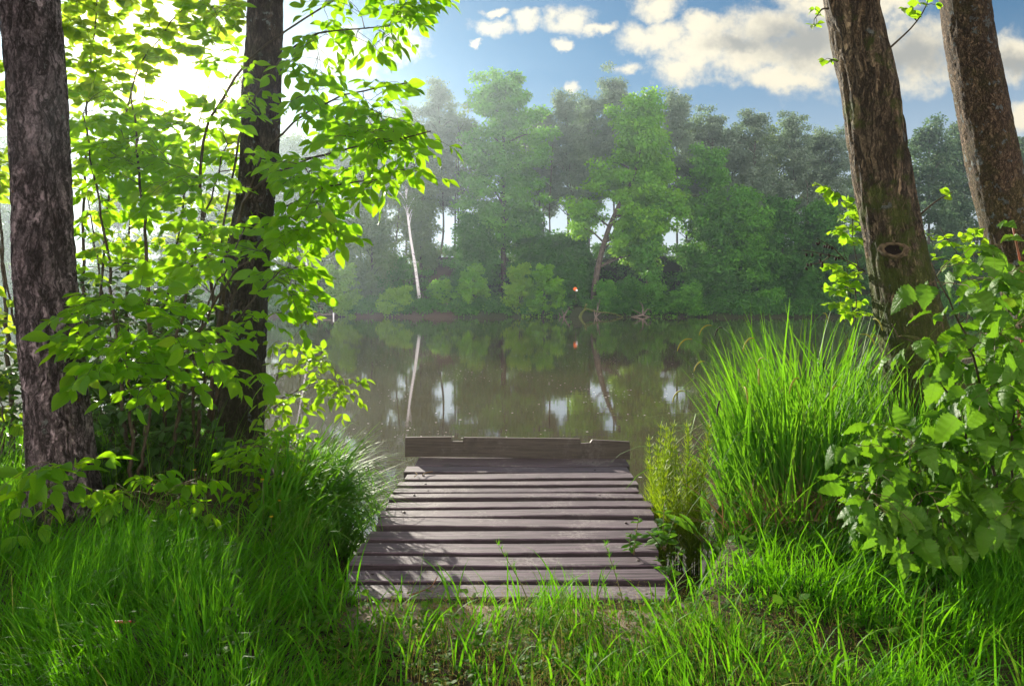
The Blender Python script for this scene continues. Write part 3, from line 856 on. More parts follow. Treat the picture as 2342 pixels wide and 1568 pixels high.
grow('sapling', 'broad-leaved elder sapling in front of the foot of the leftmost trunk', 'sapling',
     [[g0(120, 1200, 4.7), P(115, 1120, 4.65), P(110, 1060, 4.6)], [g0(125, 1200, 4.7), P(80, 1130, 4.6), P(50, 1090, 4.5)]],
     poly_targets([(30, 1060), (110, 1035), (200, 1045), (195, 1100), (110, 1130), (30, 1120)], 9, 4.4, 4.7),
     M['elder'], 'greentwig', leaf=.145, per=2, r0=.010, leaflets=5)
grow('sapling', 'drooping young elder with large pale leaves in the grass right of the leftmost trunk', 'sapling',
     [[g0(345, 1220, 4.9), P(340, 1150, 4.8), P(345, 1110, 4.75)]],
     poly_targets([(270, 1110), (350, 1090), (430, 1110), (420, 1150), (280, 1160)], 12, 4.6, 4.95),
     M['elder'], 'greentwig', leaf=.13, per=2, r0=.010, droop=.7)
grow('hazel_bush', 'yellow-green hazel glowing in front of the sun between the two left trunks', 'shrub',
     [[g0(300, 1080, 8.2), P(290, 700, 8.1), P(300, 420, 8.0), P(340, 150, 7.9)], [g0(310, 1080, 8.2), P(380, 700, 8.1), P(430, 400, 8.0), P(480, 180, 7.9)], [g0(295, 1080, 8.2), P(230, 640, 8.2), P(190, 380, 8.2)]],
     poly_targets([(160, 180), (300, 210), (420, 230), (540, 200), (555, 420), (500, 620), (200, 640), (165, 400)], 105, 7.2, 8.4),
     M['hazel'], tpls=ELDER, mode='simple', leaf=.15, per=7, r0=.022, droop=.8)
# dark undergrowth filling the hollow behind
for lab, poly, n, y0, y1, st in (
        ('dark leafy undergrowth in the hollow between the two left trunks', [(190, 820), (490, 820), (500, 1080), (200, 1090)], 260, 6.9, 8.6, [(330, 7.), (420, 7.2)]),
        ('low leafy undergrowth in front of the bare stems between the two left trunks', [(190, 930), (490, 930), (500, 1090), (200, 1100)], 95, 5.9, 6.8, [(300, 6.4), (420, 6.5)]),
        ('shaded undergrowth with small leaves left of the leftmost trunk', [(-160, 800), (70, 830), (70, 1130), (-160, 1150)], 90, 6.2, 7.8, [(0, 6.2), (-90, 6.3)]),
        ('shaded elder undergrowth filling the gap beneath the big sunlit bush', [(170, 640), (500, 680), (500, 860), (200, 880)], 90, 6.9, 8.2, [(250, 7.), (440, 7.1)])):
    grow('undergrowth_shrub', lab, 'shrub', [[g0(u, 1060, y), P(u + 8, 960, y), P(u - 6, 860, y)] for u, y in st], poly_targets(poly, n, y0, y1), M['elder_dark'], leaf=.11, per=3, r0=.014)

# alder sprouts on the right-hand trees
grow('alder_sapling', 'young alder with round backlit yellow-green leaves left of the leaning furrowed trunk', 'sapling',
     [[g0(1960, 1000, 7.2), P(1955, 800, 7.2), P(1960, 620, 7.2), P(1950, 480, 7.15), P(1900, 430, 7.1)], [g0(1965, 1000, 7.2), P(1950, 700, 7.2), P(1930, 540, 7.1)], [g0(1955, 1000, 7.2), P(1935, 780, 7.1), P(1920, 660, 7.05)]],
     poly_targets([(1858, 420), (1920, 430), (1975, 470), (1975, 570), (1900, 530), (1930, 490)], 32, 6.9, 7.3) + poly_targets([(1890, 600), (1975, 600), (1985, 720), (1900, 730)], 40, 6.8, 7.2),
     M['alder'], 'twig', tpls=ROUND, mode='simple', leaf=.095, per=4, r0=.010)
grow('alder_sapling', 'young alder with bright round leaves growing between the two leaning trunks', 'sapling',
     [[g0(2190, 1000, 7.3), P(2190, 760, 7.3), P(2200, 600, 7.2), P(2150, 520, 7.2)], [g0(2195, 1000, 7.3), P(2220, 650, 7.2), P(2235, 540, 7.2)]],
     poly_targets([(2110, 530), (2240, 510), (2260, 600), (2230, 660), (2130, 620)], 24, 6.9, 7.4),
     M['alder'], 'twig', tpls=ROUND, mode='simple', leaf=.095, per=4, r0=.010)
for (root, pts, poly, n) in ((t3, [P(1895, 20, 6.3), P(1880, 20, 6.25), P(1862, 45, 6.2)], [(1845, 5), (1890, 5), (1885, 60), (1850, 65)], 4),
                             (t3, [P(1915, 140, 6.3), P(1898, 135, 6.25)], [(1885, 120), (1900, 120), (1900, 150), (1885, 150)], 2),
                             (t3, [P(2035, 110, 6.4), P(2090, 60, 6.4), P(2120, 15, 6.4), P(2130, -30, 6.4)], [(2055, 5), (2110, -20), (2160, -10), (2130, 30), (2080, 40)], 8),
                             (t3, [P(2105, 490, 6.5), P(2140, 460, 6.5), P(2180, 438, 6.5)], [(2150, 440), (2180, 430), (2185, 450)], 2)):
    tb, lb, lm = MB(), MB(), []
    s = resample(pts, 9); tube(tb, s, np.linspace(.010, .003, 9), 6)
    for t in poly_targets(poly, n, s[-1][1] - .05, s[-1][1] + .05):
        k = np.argmin(np.linalg.norm(s - t, axis=1)); tube(tb, [s[k], (s[k] + t) / 2 + (0, 0, .01), t], [.003, .0025, .002], 4)
        for _ in range(3):
            a = R.random() * 6.3
            lm.append(([t], [np.array([math.cos(a), math.sin(a) * .5, -.1 + .5 * R.random()])], [R.normal(0, .5, 3) + np.array([0, -.6, .6])], [.07 * (.7 + .6 * R.random())], [R.random()]))
    flush(lm, ROUND, lb)
    lb.join(tb, 1).build('leafy_shoot', [M['alder'], M['twig']], root)

ct = thing('cone_twig', 'thin bare twig with dark alder cones, left of the knot hole on the furrowed trunk', 'twig', tuple(P(1978, 620, 6.45)))
for k, pts in enumerate(([P(1978, 620, 6.45), P(1930, 592, 6.4), P(1880, 580, 6.4), P(1835, 572, 6.4)], [P(1930, 592, 6.4), P(1905, 565, 6.38), P(1868, 545, 6.36)], [P(1900, 584, 6.4), P(1880, 600, 6.4), P(1850, 606, 6.42)])):
    mb = MB(); q_ = resample(pts, 12); tube(mb, q_, np.linspace(.006, .003, 12), 5); mb.build('stem', M['twig'], ct)
    for j in range(6):
        p = q_[R.integers(5, 12)] + R.normal(0, .018, 3); d = R.normal(0, .3, 3) + np.array([0, 0, -1.]); d = norm(d)
        mb = MB(); tube(mb, [p, p + d * .008, p + d * .018, p + d * .028, p + d * .034], [.003, .009, .011, .008, .002], 7); mb.build('cone', M['catkin'], ct)
# raspberry bushes at right
grow('raspberry_bush', 'tall raspberry bush with broad toothed leaves in front of the two leaning trunks', 'shrub',
     [[g0(2290, 1300, 4.2), P(2270, 1000, 4.1), P(2220, 800, 3.9), P(2130, 600, 3.7)], [g0(2320, 1300, 4.2), P(2320, 950, 4.1), P(2310, 700, 3.9), P(2290, 560, 3.8)],
      [g0(2270, 1300, 4.2), P(2200, 950, 3.9), P(2130, 830, 3.8), P(2040, 740, 3.7)], [g0(2350, 1300, 4.1), P(2400, 900, 3.9), P(2420, 620, 3.7)]],
     poly_targets([(2190, 760), (2230, 680), (2270, 620), (2330, 580), (2460, 560), (2460, 1220), (2270, 1200), (2230, 1000), (2170, 900), (2140, 830)], 125, 3.4, 4.4)
     + [P(2200, 585, 3.75), P(2190, 650, 3.6), P(2250, 570, 3.8), P(2075, 770, 3.7), P(2120, 800, 3.65), P(2260, 640, 3.6)],
     M['rasp'], 'greentwig', tpls=RASP, leaf=.128, leaflets=3, per=2, r0=.013, droop=.55, rachis=1.3)
grow('raspberry_bush', 'low raspberry bush with drooping toothed leaves in front of the tall sedge', 'shrub',
     [[g0(2060, 1330, 4.05), P(2050, 1150, 4.0), P(2000, 1000, 3.9)], [g0(2080, 1330, 4.0), P(2100, 1150, 3.9), P(2080, 1040, 3.8)], [g0(2070, 1330, 4.0), P(2030, 1200, 3.8), P(1970, 1110, 3.7)]],
     poly_targets([(1985, 1000), (2030, 980), (2110, 1000), (2200, 1010), (2260, 1180), (2130, 1230), (2000, 1220), (1970, 1100)], 54, 3.5, 4.1),
     M['rasp'], 'greentwig', tpls=RASP, leaf=.112, leaflets=5, per=2, r0=.010, droop=.6, rachis=1.3)
rc = thing('bramble_cane', 'bare red cane leaning in front of the lichen-spotted trunk', 'plant', tuple(g0(2335, 1150, 5.2)))
mb = MB(); tube(mb, resample([g0(2335, 1150, 5.2), P(2330, 900, 5.15), P(2345, 650, 5.1), P(2315, 510, 5.1)], 24), np.linspace(.013, .007, 24), 7); mb.build('cane', M['redcane'], rc)
lm, lb, tb = [], MB(), MB()
for u, v in ((2315, 515), (2330, 545), (2342, 600)): compound(lm, tb, P(u, v, 5.1), np.array([R.normal(), -.4, .3]), .1, RASP, 3, .09, .5)
flush(lm, RASP, lb); lb.join(tb, 1).build('foliage', [M['rasp'], M['greentwig']], rc)

# ------------------------------------------------------------------ grass, sedge and weeds
def rand_area(n, x0, x1, y0, y1):
    return np.stack([x0 + (x1 - x0) * R.random(n), y0 + (y1 - y0) * R.random(n)], 1)


def hgt(x, y):
    """natural sward height: worn low by the dock, long at the sides"""
    c = np.exp(-((x - .15) / 1.15) ** 4)
    h = .23 - .165 * c + .05 * np.sin(x * 3.1 + y * 2.) + .04 * np.sin(x * 6 - y * 5)
    h = h + .07 * smooth(-1.2, -2.2, x) + .02 * smooth(1.4, 2.3, x)
    return np.clip(h * (1 - .62 * smooth(3.7, 5.0, y)), .06, .4)


gm = MB()
cand = rand_area(300000, -7.4, 7.4, 1.4, 9.2)
x, y = cand.T
d = np.interp(x, SX, SY) - y
inview = np.abs(x) < .72 * y + 1.9
bare = np.exp(-(((x - .02) / .60) ** 2 + ((y - 3.64) / .10) ** 2) ** 2)
dens = np.where((y < 5.2) | (np.abs(x) > 3.3), 1., .12) * np.where(np.abs(x) < .72 * y + .6, 1., .5) * np.where(y < 2.5, .45, 1.) * (1 - .93 * bare) * (1 + .25 * np.exp(-((x - .2) / 1.1) ** 4))
cl = np.array([mnoise.noise((a * 2.2, b * 2.2, 3.)) + .7 * mnoise.noise((a * 6.5, b * 6.5, 7.)) for a, b in cand])
dens = dens * np.clip(.75 + cl * 1.1, .15, 1.)
ondock = (x > np.interp(y, [3.74, 4.1], [-.72, -.95])) & (x < np.interp(y, [3.74, 4.3, 5], [.70, .84, 1.05])) & (y > 3.74)
keep = (d > .02) & inview & (R.random(len(x)) < dens) & ~ondock
x, y, cl = x[keep], y[keep], cl[keep]; n = len(x)
h = hgt(x, y) * (.55 + .7 * R.random(n)) * np.clip(1 + .75 * cl, .3, 2)
wind = np.array([mnoise.noise((a * .9, b * .9, 9.)) for a, b in zip(x, y)]) * 5
az = wind + R.normal(0, .7, n)
blades(gm, np.stack([x, y, gz(x, y) - .01], 1), az, h * 1.15, np.abs(R.normal(.34, .26, n)), .4 + 1.3 * R.random(n), .0036 + .0052 * R.random(n), 4,
       np.clip(R.random(n) * .75 + .28 * (R.random(n) < .18) * R.random(n) + .36 * R.random(n) * np.exp(-((x - .3) / 1.1) ** 4), 0, 1))
# coarse long blades among it
k = R.random(n) < .05
blades(gm, np.stack([x[k], y[k], gz(x[k], y[k])], 1), R.random(k.sum()) * 6.28, .25 + .28 * R.random(k.sum()) * np.clip(h[k] / .25, .15, 1.3), .15 + .2 * R.random(k.sum()), .6 + 1. * R.random(k.sum()), .008 + .005 * R.random(k.sum()), 6, R.random(k.sum()) * .95, kink=.15)
tag(gm.build('grass', M['grass']), 'long green meadow grass on the near bank', 'grass', kind='stuff')

# small weeds and seed heads on the worn patch in the foreground
wm = MB(); c = rand_area(1500, -1.7, 2.0, 2.4, 3.72); w = np.exp(-((c[:, 0] - .15) / 1.3) ** 4) * (1 - .8 * np.exp(-(((c[:, 0]) / .8) ** 2 + ((c[:, 1] - 3.58) / .22) ** 2) ** 2))
c = c[R.random(len(c)) < w]
pos, yd, up, sz = [], [], [], []
for (a, b) in c:
    for k in range(R.integers(3, 7)):
        an = R.random() * 6.28
        pos.append((a + .02 * math.cos(an), b + .02 * math.sin(an), float(gz(a, b)) + .01 + .06 * R.random())); yd.append((math.cos(an), math.sin(an), .2 + .5 * R.random())); up.append((R.normal(0, .3), R.normal(0, .3), 1)); sz.append(.018 + .035 * R.random() ** 2)
c2 = np.vstack([rand_area(150, -3.6, -1.0, 2.6, 4.9), rand_area(110, 1.2, 3.4, 2.6, 4.6)])
for (a, b) in c2:
    if b > np.interp(a, SX, SY) - .1 or abs(a) > .72 * b + .4: continue
    for k in range(R.integers(3, 7)):
        an = R.random() * 6.28
        pos.append((a + .03 * math.cos(an), b + .03 * math.sin(an), float(gz(a, b)) + .02 + .12 * R.random())); yd.append((math.cos(an), math.sin(an), .3 + .7 * R.random())); up.append((R.normal(0, .4), R.normal(0, .4), 1)); sz.append(.03 + .035 * R.random())
scatter(wm, ROUND + ELDER[:2], pos, yd, up, np.array(sz))
tag(wm.build('ground_weeds', M['weed']), 'small clover-like weeds covering the worn ground before the dock', 'weeds', kind='stuff')
# dead leaves, crumbs of bark and twigs on the trodden earth
lt = MB(); n = 900; c = np.stack([R.normal(.05, .75, n), 3.56 + R.normal(0, .17, n)], 1); c = c[c[:, 1] < 3.72]; n = len(c)
zz = gz(c[:, 0], c[:, 1]) + .006
scatter(lt, ELDER, np.stack([c[:, 0], c[:, 1], zz], 1), np.stack([R.normal(0, 1, n), R.normal(0, 1, n), R.normal(0, .12, n)], 1), np.stack([R.normal(0, .25, n), R.normal(0, .25, n), np.ones(n)], 1), .008 + .03 * R.random(n) ** 2)
k = R.random(n) < .25; blades(lt, np.stack([c[k, 0], c[k, 1], zz[k] + .004], 1), R.random(k.sum()) * 6.28, .05 + .12 * R.random(k.sum()), 1.45, .25, .003, 3)
tag(lt.build('leaf_litter', M['straw']), 'dead leaf scraps and straw on the trodden earth before the dock', 'litter', kind='stuff')
sm = MB(); c = rand_area(3000, -1.5, 2.3, 2.4, 3.62); w = np.exp(-((c[:, 0] - .45) / 1.1) ** 4); c = c[R.random(len(c)) < w * .9]
hs = .05 + .12 * R.random(len(c)); az = R.random(len(c)) * 6.28
base = np.stack([c[:, 0], c[:, 1], gz(c[:, 0], c[:, 1])], 1)
blades(sm, base, az, hs, .1, .35, .0016, 3)
tips = np.repeat(base + np.stack([np.cos(az) * hs * .28, np.sin(az) * hs * .28, hs * .92], 1), 13, 0)
off = R.normal(0, 1, tips.shape) * np.array([.014, .014, .028]); nn = len(tips)
blades(sm, tips + off, R.random(nn) * 6.28, .007 + .006 * R.random(nn), .5 + R.random(nn), .3, .0034, 1)
tag(sm.build('grass_seed_heads', M['panicle']), 'fine straw-coloured seed heads over the short foreground grass', 'grass seed', kind='stuff')


def sedge(label, c, n, spread, L, lean, bend, width, az0=None, azs=1.2, spikes=0, straw=0, group=None, name='sedge_tussock'):
    c = np.array(c, float); rz = float(gz(c[0], c[1]))
    root = thing(name, label, 'sedge', (c[0], c[1], rz), group)
    a = R.random(n) * 6.28; rr = np.sqrt(R.random(n))
    b = np.stack([c[0] + spread[0] * rr * np.cos(a), c[1] + spread[1] * rr * np.sin(a), np.zeros(n)], 1); b[:, 2] = np.maximum(gz(b[:, 0], b[:, 1]), -.55) - .02
    out = np.arctan2(np.sin(a) * spread[1], np.cos(a) * spread[0])
    az = (out + R.normal(0, .8, n)) if az0 is None else az0 + R.normal(0, azs, n)
    mb = MB(); blades(mb, b, az, L[0] + (L[1] - L[0]) * R.random(n), lean * np.abs(R.normal(1, .5, n)), bend * (.2 + R.random(n) + 2.2 * (R.random(n) < .10)), width * (.45 + 1. * R.random(n)), 9, kink=.22)
    mb.build('blades', M['sedge'], root)
    if straw:
        k = R.integers(0, n, straw); mb = MB()
        blades(mb, b[k], R.random(straw) * 6.28, .25 + .4 * R.random(straw), .4 + .7 * R.random(straw), .8, width * .9, 4); mb.build('dead_blades', M['straw'], root)
    for s in range(spikes):
        i = R.integers(0, n); h = L[1] * (.85 + .25 * R.random()); d = np.array([math.cos(az[i]), math.sin(az[i]), 0])
        p = b[i]; pts = resample([p, p + d * h * .08 + (0, 0, h * .55), p + d * h * .22 + (0, 0, h * .85), p + d * h * .30 + (0, 0, h * .86)], 12)
        mb = MB(); tube(mb, pts, np.linspace(.004, .002, 12), 4); st = mb.build('flower_stalk', M['sedge'], root)
        e = pts[-1]
        mb = MB(); q = resample([e, e + d * .05 + (0, 0, .005), e + d * .10 + (0, 0, -.04), e + d * .12 + (0, 0, -.10)], 9); tube(mb, q, np.array([.003, .005, .006, .0065, .0065, .006, .006, .005, .002]), 6)
        mb.build('flower_spike', M['catkin'] if R.random() < .5 else M['catkin_y'], st)
    return root


sedge('long pale green sedge tussock hanging over the water left of the dock', (-1.55, 5.55), 1200, (.30, .6), (.45, .85), .6, 1.5, .022, -.25, .75, name='sedge_tussock')
sedge('low grass tussock at the water edge beside the near left corner of the dock', (-1.3, 4.7), 320, (.3, .25), (.2, .42), .35, 1.0, .008, -.1, 1., name='sedge_tussock')
sedge('tall dense sedge stand with upright blades right of the horsetail', (2.05, 5.4), 560, (.48, .45), (.55, 1.2), .06, .8, .026, None, 1., 6, 110, name='sedge_stand')
sedge('tall sedge stand in front of the mossy leaning trunk, with drooping flower spikes', (2.95, 5.8), 520, (.6, .5), (.55, 1.1), .08, .6, .026, None, 1., 11, 40, name='sedge_stand')
sedge('long arching sedge blades leaning out over the water toward the horsetail', (2.05, 5.7), 200, (.4, .3), (.8, 1.4), .10, .75, .024, math.pi * 1.0, .6, 3, 0, name='sedge_stand')
sedge('sedge growing at the water edge behind the tall stand, reaching up to the alder', (2.75, 6.9), 520, (.55, .6), (.8, 1.65), .12, .95, .026, None, 1., 7, 0, name='sedge_stand')
sedge('reddish dead and green sedge at the foot of the tall stand near the dock', (1.85, 4.78), 260, (.5, .2), (.3, .75), .3, .8, .014, None, 1., 0, 330, name='sedge_tussock')
sedge('dark sedge clump in the shade below the raspberry leaves', (3.0, 4.9), 420, (.6, .35), (.5, 1.0), .15, .8, .018, None, 1., 0, 20, name='sedge_stand')
sedge('thin tall grass growing up in front of the dark hollow by the second trunk', (-2.9, 6.0), 150, (.85, .35), (.4, .9), .08, .8, .007, None, 1., 0, 0, name='grass_tussock')
sedge('dark grass tussock left of the foot of the leftmost trunk', (-3.9, 5.3), 420, (.45, .4), (.4, .9), .2, .8, .009, None, 1., 0, 0, name='grass_tussock')

# horsetail and other plants by the dock
ht = thing('horsetail_plant', 'feathery yellow-green horsetail clump at the right edge of the dock', 'plant', (1.22, 5.5, -.45))
for k in range(46):
    b = np.array([1.24 + np.clip(R.normal(0, .13), -.16, .3), 5.5 + R.normal(0, .15), -.47]); h = .45 + .66 * R.random() ** 1.3; ln = R.normal(0, .09, 2)
    pts = resample([b, b + (ln[0] * .3, ln[1] * .3, h * .5), b + (ln[0] * 1.1, ln[1] * 1.1, h)], 20)
    mb = MB(); tube(mb, pts, np.linspace(.006, .003, 20), 5)
    bs, az, L = [], [], []
    for i in range(3, 19):
        for j in range(9):
            bs.append(pts[i]); az.append(j * .7 + i * .4); L.append((.025 + .085 * (1 - abs(i - 7) / 13)) * (.8 + .4 * R.random()))
    blades(mb, np.array(bs), np.array(az), np.array(L) * 1.2, 1.1, -.8, .0075, 3)
    mb.build('frond', M['horsetail'], ht)
dk = thing('water_dock', 'broad upright dock leaves at the base of the horsetail', 'plant', (1.32, 4.95, -.2))
lb = MB(); tb = MB()
for a, l, e in ((.3, .30, 1.2), (1.6, .26, 1.6), (2.9, .24, .7), (-.8, .28, .5), (-1.9, .24, .4), (3.6, .26, .9), (.9, .22, .9)):
    b = np.array([1.32, 4.95, -.15]); d = np.array([math.cos(a) * .6, math.sin(a) * .6 - .1, e * .8]); e2 = b + norm(d) * .14
    tube(tb, [b, (b + e2) / 2, e2], [.006, .005, .004], 5); place(lb, SLIM[R.integers(0, 3)], [e2], [d], [np.array([-math.cos(a), -math.sin(a) - .8, .9])], [l], [R.random()])
tb.build('stalks', M['greentwig'], dk); lb.build('leaves', M['weed'], dk)


def herb(label, base, tops, leaf, mat='weed', pairs=6):
    rt = thing('leafy_herb', label, 'plant', tuple(base)); base = np.array(base); lb = MB()
    for tp in tops:
        pts = resample([base, (base + tp) / 2 + R.normal(0, .01, 3), tp], 10); mb = MB(); tube(mb, pts, np.linspace(.004, .0018, 10), 5); mb.build('stem', M['greentwig'], rt)
        for i in range(pairs):
            p = pts[2 + int(i * 7.9 / pairs)]; a = i * 1.57 + R.random() * .5
            for s in (0, math.pi): place(lb, ELDER[R.integers(0, 5)], [p], [np.array([math.cos(a + s), math.sin(a + s), .25])], [np.array([0, -.2, 1.]) + R.normal(0, .3, 3)], [leaf * (.6 + .6 * R.random()) * (1.1 - .06 * i)], [R.random()])
    lb.build('leaves', M[mat], rt)


herb('small upright herb growing through the right edge of the dock planks', P(1450, 1268, 4.4), [P(1462, 1175, 4.4), P(1445, 1215, 4.38)], .06)
herb('leafy green herb at the right edge of the dock below the horsetail', P(1520, 1260, 4.6), [P(1500, 1190, 4.6), P(1545, 1180, 4.65), P(1520, 1150, 4.7), P(1480, 1215, 4.5)], .085)
herb('pale herb between the dock and the grass at the near right corner', P(1530, 1330, 4.1), [P(1500, 1270, 4.1), P(1560, 1250, 4.1), P(1540, 1290, 4.0)], .06)
# flowering grass stalks standing in front of the dock
for lab, b, m_, t in (('tall flowering grass stalk leaning in front of the middle of the dock', (1225, 1400, 3.55), (1190, 1330, 3.56), (1140, 1245, 3.58)),
                      ('flowering grass stalk near the right side of the dock', (1440, 1400, 3.5), (1410, 1320, 3.52), (1385, 1245, 3.55)),
                      ('thin grass stalk at the right of the dock foot', (1370, 1420, 3.4), (1385, 1360, 3.42), (1378, 1310, 3.43))):
    b, m_, t = P(*b), P(*m_), P(*t); b[2] = float(gz(b[0], b[1])) - .01
    rt = thing('grass_stalk', lab, 'grass stalk', tuple(b)); pts = resample([b, m_, t], 14); mb = MB(); tube(mb, pts, np.linspace(.0035, .0012, 14), 5); mb.build('stem', M['greentwig'], rt)
    mb = MB(); i = R.integers(8, 14, 46); blades(mb, pts[i] + R.normal(0, .003, (46, 3)), R.random(46) * 6.28, .02 + .03 * R.random(46), .5, .7, .0034, 2); mb.build('seed_head', M['grass'], rt)
# buttercups: one, then copies
bl = [(780, 1232), (765, 1305), (445, 1075), (355, 1108), (235, 1128), (455, 1113), (600, 1097), (640, 1145), (620, 1182)]
bc = []
for k, (u, v) in enumerate(bl[2:]):
    y = (5.2, 5.0, 4.8, 5.0, 5.0, 4.9, 4.7)[k]
    p = P(u, v, y); base = np.array([p[0], p[1], float(gz(p[0], p[1]))])
    if not bc:
        rt = thing('buttercup', 'x', 'flower', tuple(base), 'yellow buttercups in the left grass'); H = p[2] - base[2]
        mb = MB(); tube(mb, resample([base, base + (.01, 0, H * .5), p], 8), .0018, 4); mb.build('stem', M['greentwig'], rt)
        mb = MB()
        for j in range(5): a = j * 1.257; place(mb, ROUND[0], [p], [(math.cos(a), math.sin(a), .45)], [(-.6 * math.cos(a), -.6 * math.sin(a), 1)], [.016], [.5])
        mb.build('petals', M['yellow'], rt)
    else:
        rt = copy_tree(bc[0]); rt.location = (p[0], p[1], p[2] - H)
    bc.append(rt)
for o, l in zip(bc, ('highest yellow buttercup, below the second trunk in the tall grass', 'yellow buttercup low in front of the dark hollow, above the pale drooping elder', 'yellow buttercup just right of the leftmost trunk', 'yellow buttercup between the pale drooping elder and the bright sapling', 'yellow buttercup under the bright elder sapling', 'yellow buttercup in the shade below the bright sapling, right of the others', 'lowest yellow buttercup, at the top of the sunlit left grass')): o['label'] = l
# litter
for lab, pts, r, m_ in (('curled brown dead leaf stalk lying in the dark grass at lower left', [P(258, 1505, 3.1), P(275, 1500, 3.1), P(300, 1503, 3.1)], .006, 'redcane'),
                        ('dry straw lying across the far left planks of the dock', [P(950, 1080, 6.45), P(955, 1090, 6.4), P(948, 1098, 6.3)], .004, 'straw'),
                        ('curved dry straw beside another on the far left planks', [P(990, 1078, 6.5), P(972, 1084, 6.45), P(966, 1094, 6.35)], .004, 'straw'),
                        ('thin brown twig on the nearest planks at left', [P(935, 1365, 3.75), P(985, 1345, 3.85), P(1000, 1310, 4.0)], .003, 'redcane')):
    pts = np.array(pts); pts[:, 2] = .012 if 'plank' in lab else .16
    mb = MB(); tube(mb, resample(pts, 9), r, 6); tag(mb.build('dry_twig', M[m_]), lab, 'twig')

# ------------------------------------------------------------------ far bank
def far_tree(name, label, cat, u, vt, vb, hw, Y, mat, trunk=None, clumps=90, n=80, size=.34, bark='trunk_far', forks=2, gap=.0, tr=.22, flat=.62, crad=1.0, lobes=None, shape=1., group=None):
    S = Y / F
    x = (u - CU) * S
    top, bot, w = CH + (V0 - vt) * S, CH + (V0 - vb) * S, hw * S
    gzv = float(gz(x, Y))
    if trunk is None: trunk = [(x + R.normal(0, .3), Y, gzv - .4), (x + R.normal(0, .25), Y, (gzv + bot) / 2), (x, Y, bot * .45 + top * .55), (x + R.normal(0, .3), Y, top - .6)]
    root = thing(name, label, cat, tuple(trunk[0]), group)
    tb = MB(); s = resample(trunk, 22); tube(tb, s, np.linspace(tr, tr * .25, 22), 9)
    # crown clumps: on the outside of an uneven ovoid, pulled into lumps
    cs = []
    ph = R.random(4) * 6
    nl = max(9, int(clumps / 8))
    hh = top - bot
    for k in range(nl):
        f = (k + R.random()) / nl
        prof = (math.sin(math.pi * min(1, (f * .90 + .09)) ** (shape * .95))) ** .68
        a = k * 2.4 + R.normal(0, .5); rr = w * prof * (.25 + .62 * R.random())
        lc = np.array([x + rr * math.cos(a), Y + rr * math.sin(a) * .8, bot + hh * f])
        lr = w * (.36 + .30 * R.random()) * (1.05 - .3 * f)
        m = int(clumps * 1.5 / nl)
        o = norm(R.normal(0, 1, (m, 3))) * (R.random((m, 1)) ** .4); o[:, 2] = o[:, 2] * .95
        cs += list(lc + o * lr)
        e = norm(np.array([math.cos(a) * .6, math.sin(a) * .4, .5 + R.random()]))
        cs += [lc + e * lr * q_ for q_ in (1.1, 1.22)]
    for lo in (lobes or []):
        lu, lv, lw, m = lo
        for _ in range(m): cs.append(P(lu + R.normal(0, lw * .5), lv + R.normal(0, lw * .4), Y + R.normal(0, 1.2)))
    cs = np.array(cs)
    # limbs to a share of the clumps
    for c in cs[:: max(1, len(cs) // 26)]:
        k = np.argmin(np.linalg.norm(s - c, axis=1) + 3. * np.maximum(0, s[:, 2] - c[2] + 1.5)); k = min(k, 20)
        p = s[k]; m_ = (p + c) / 2 + np.array([0, 0, .12 * np.linalg.norm(c - p)])
        tube(tb, resample([p, m_, c], 6), np.linspace(tr * .35, .03, 6), 5, False)
    tb.build('trunk', M[bark], root)
    mb = MB(); crown_cards(mb, cs, crad * (.75 + .7 * R.random(len(cs))), int(n * 1.25), size * 1.15, flat * .85)
    mb.build('crown', M[mat], root)
    return root


ft = lambda *a, **k: far_tree('tree', a[0], 'tree', *a[1:], **k)
ft('tall light green maple with a broad crown, left of the middle of the far bank', 1150, 188, 560, 96, 103, 'maple', clumps=190, n=95, size=.36, tr=.42, forks=3, crad=1.25)
sl = 98 / F
ft('leaning maple with bright crown and bare slanting trunk on the far bank', 1465, 238, 590, 108, 99, 'farbright', trunk=[P(1357, 690, 98.5), P(1360, 650, 98.5), P(1372, 590, 98.6), P(1392, 520, 98.8), P(1420, 460, 99), P(1455, 400, 99), P(1465, 300, 99)], clumps=180, n=95, size=.36, tr=.46, crad=1.25, lobes=[(1345, 470, 40, 16), (1330, 520, 26, 9), (1390, 400, 45, 16), (1545, 480, 40, 14)])
ft('ivy-green column of hanging foliage beside the leaning maple trunk', 1482, 470, 722, 50, 97.2, 'maple', clumps=70, n=80, size=.32, shape=.8, crad=1.)
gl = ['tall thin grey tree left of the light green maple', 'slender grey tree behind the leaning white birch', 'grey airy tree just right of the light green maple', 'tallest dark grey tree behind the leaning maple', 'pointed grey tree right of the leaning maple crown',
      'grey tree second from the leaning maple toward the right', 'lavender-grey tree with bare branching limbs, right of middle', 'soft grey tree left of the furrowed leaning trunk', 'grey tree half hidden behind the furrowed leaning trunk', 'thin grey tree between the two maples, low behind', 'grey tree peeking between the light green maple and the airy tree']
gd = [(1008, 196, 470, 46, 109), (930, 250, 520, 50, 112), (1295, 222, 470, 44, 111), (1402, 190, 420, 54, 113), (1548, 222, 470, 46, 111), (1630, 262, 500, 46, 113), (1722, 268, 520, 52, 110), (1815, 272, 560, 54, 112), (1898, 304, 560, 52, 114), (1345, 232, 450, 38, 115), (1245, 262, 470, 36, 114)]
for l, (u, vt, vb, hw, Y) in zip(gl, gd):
    ft(l, u, vt, vb + 5, hw * 1.22, Y, 'fargrey', clumps=150, n=52, size=.27, tr=.17, crad=1., shape=.85)
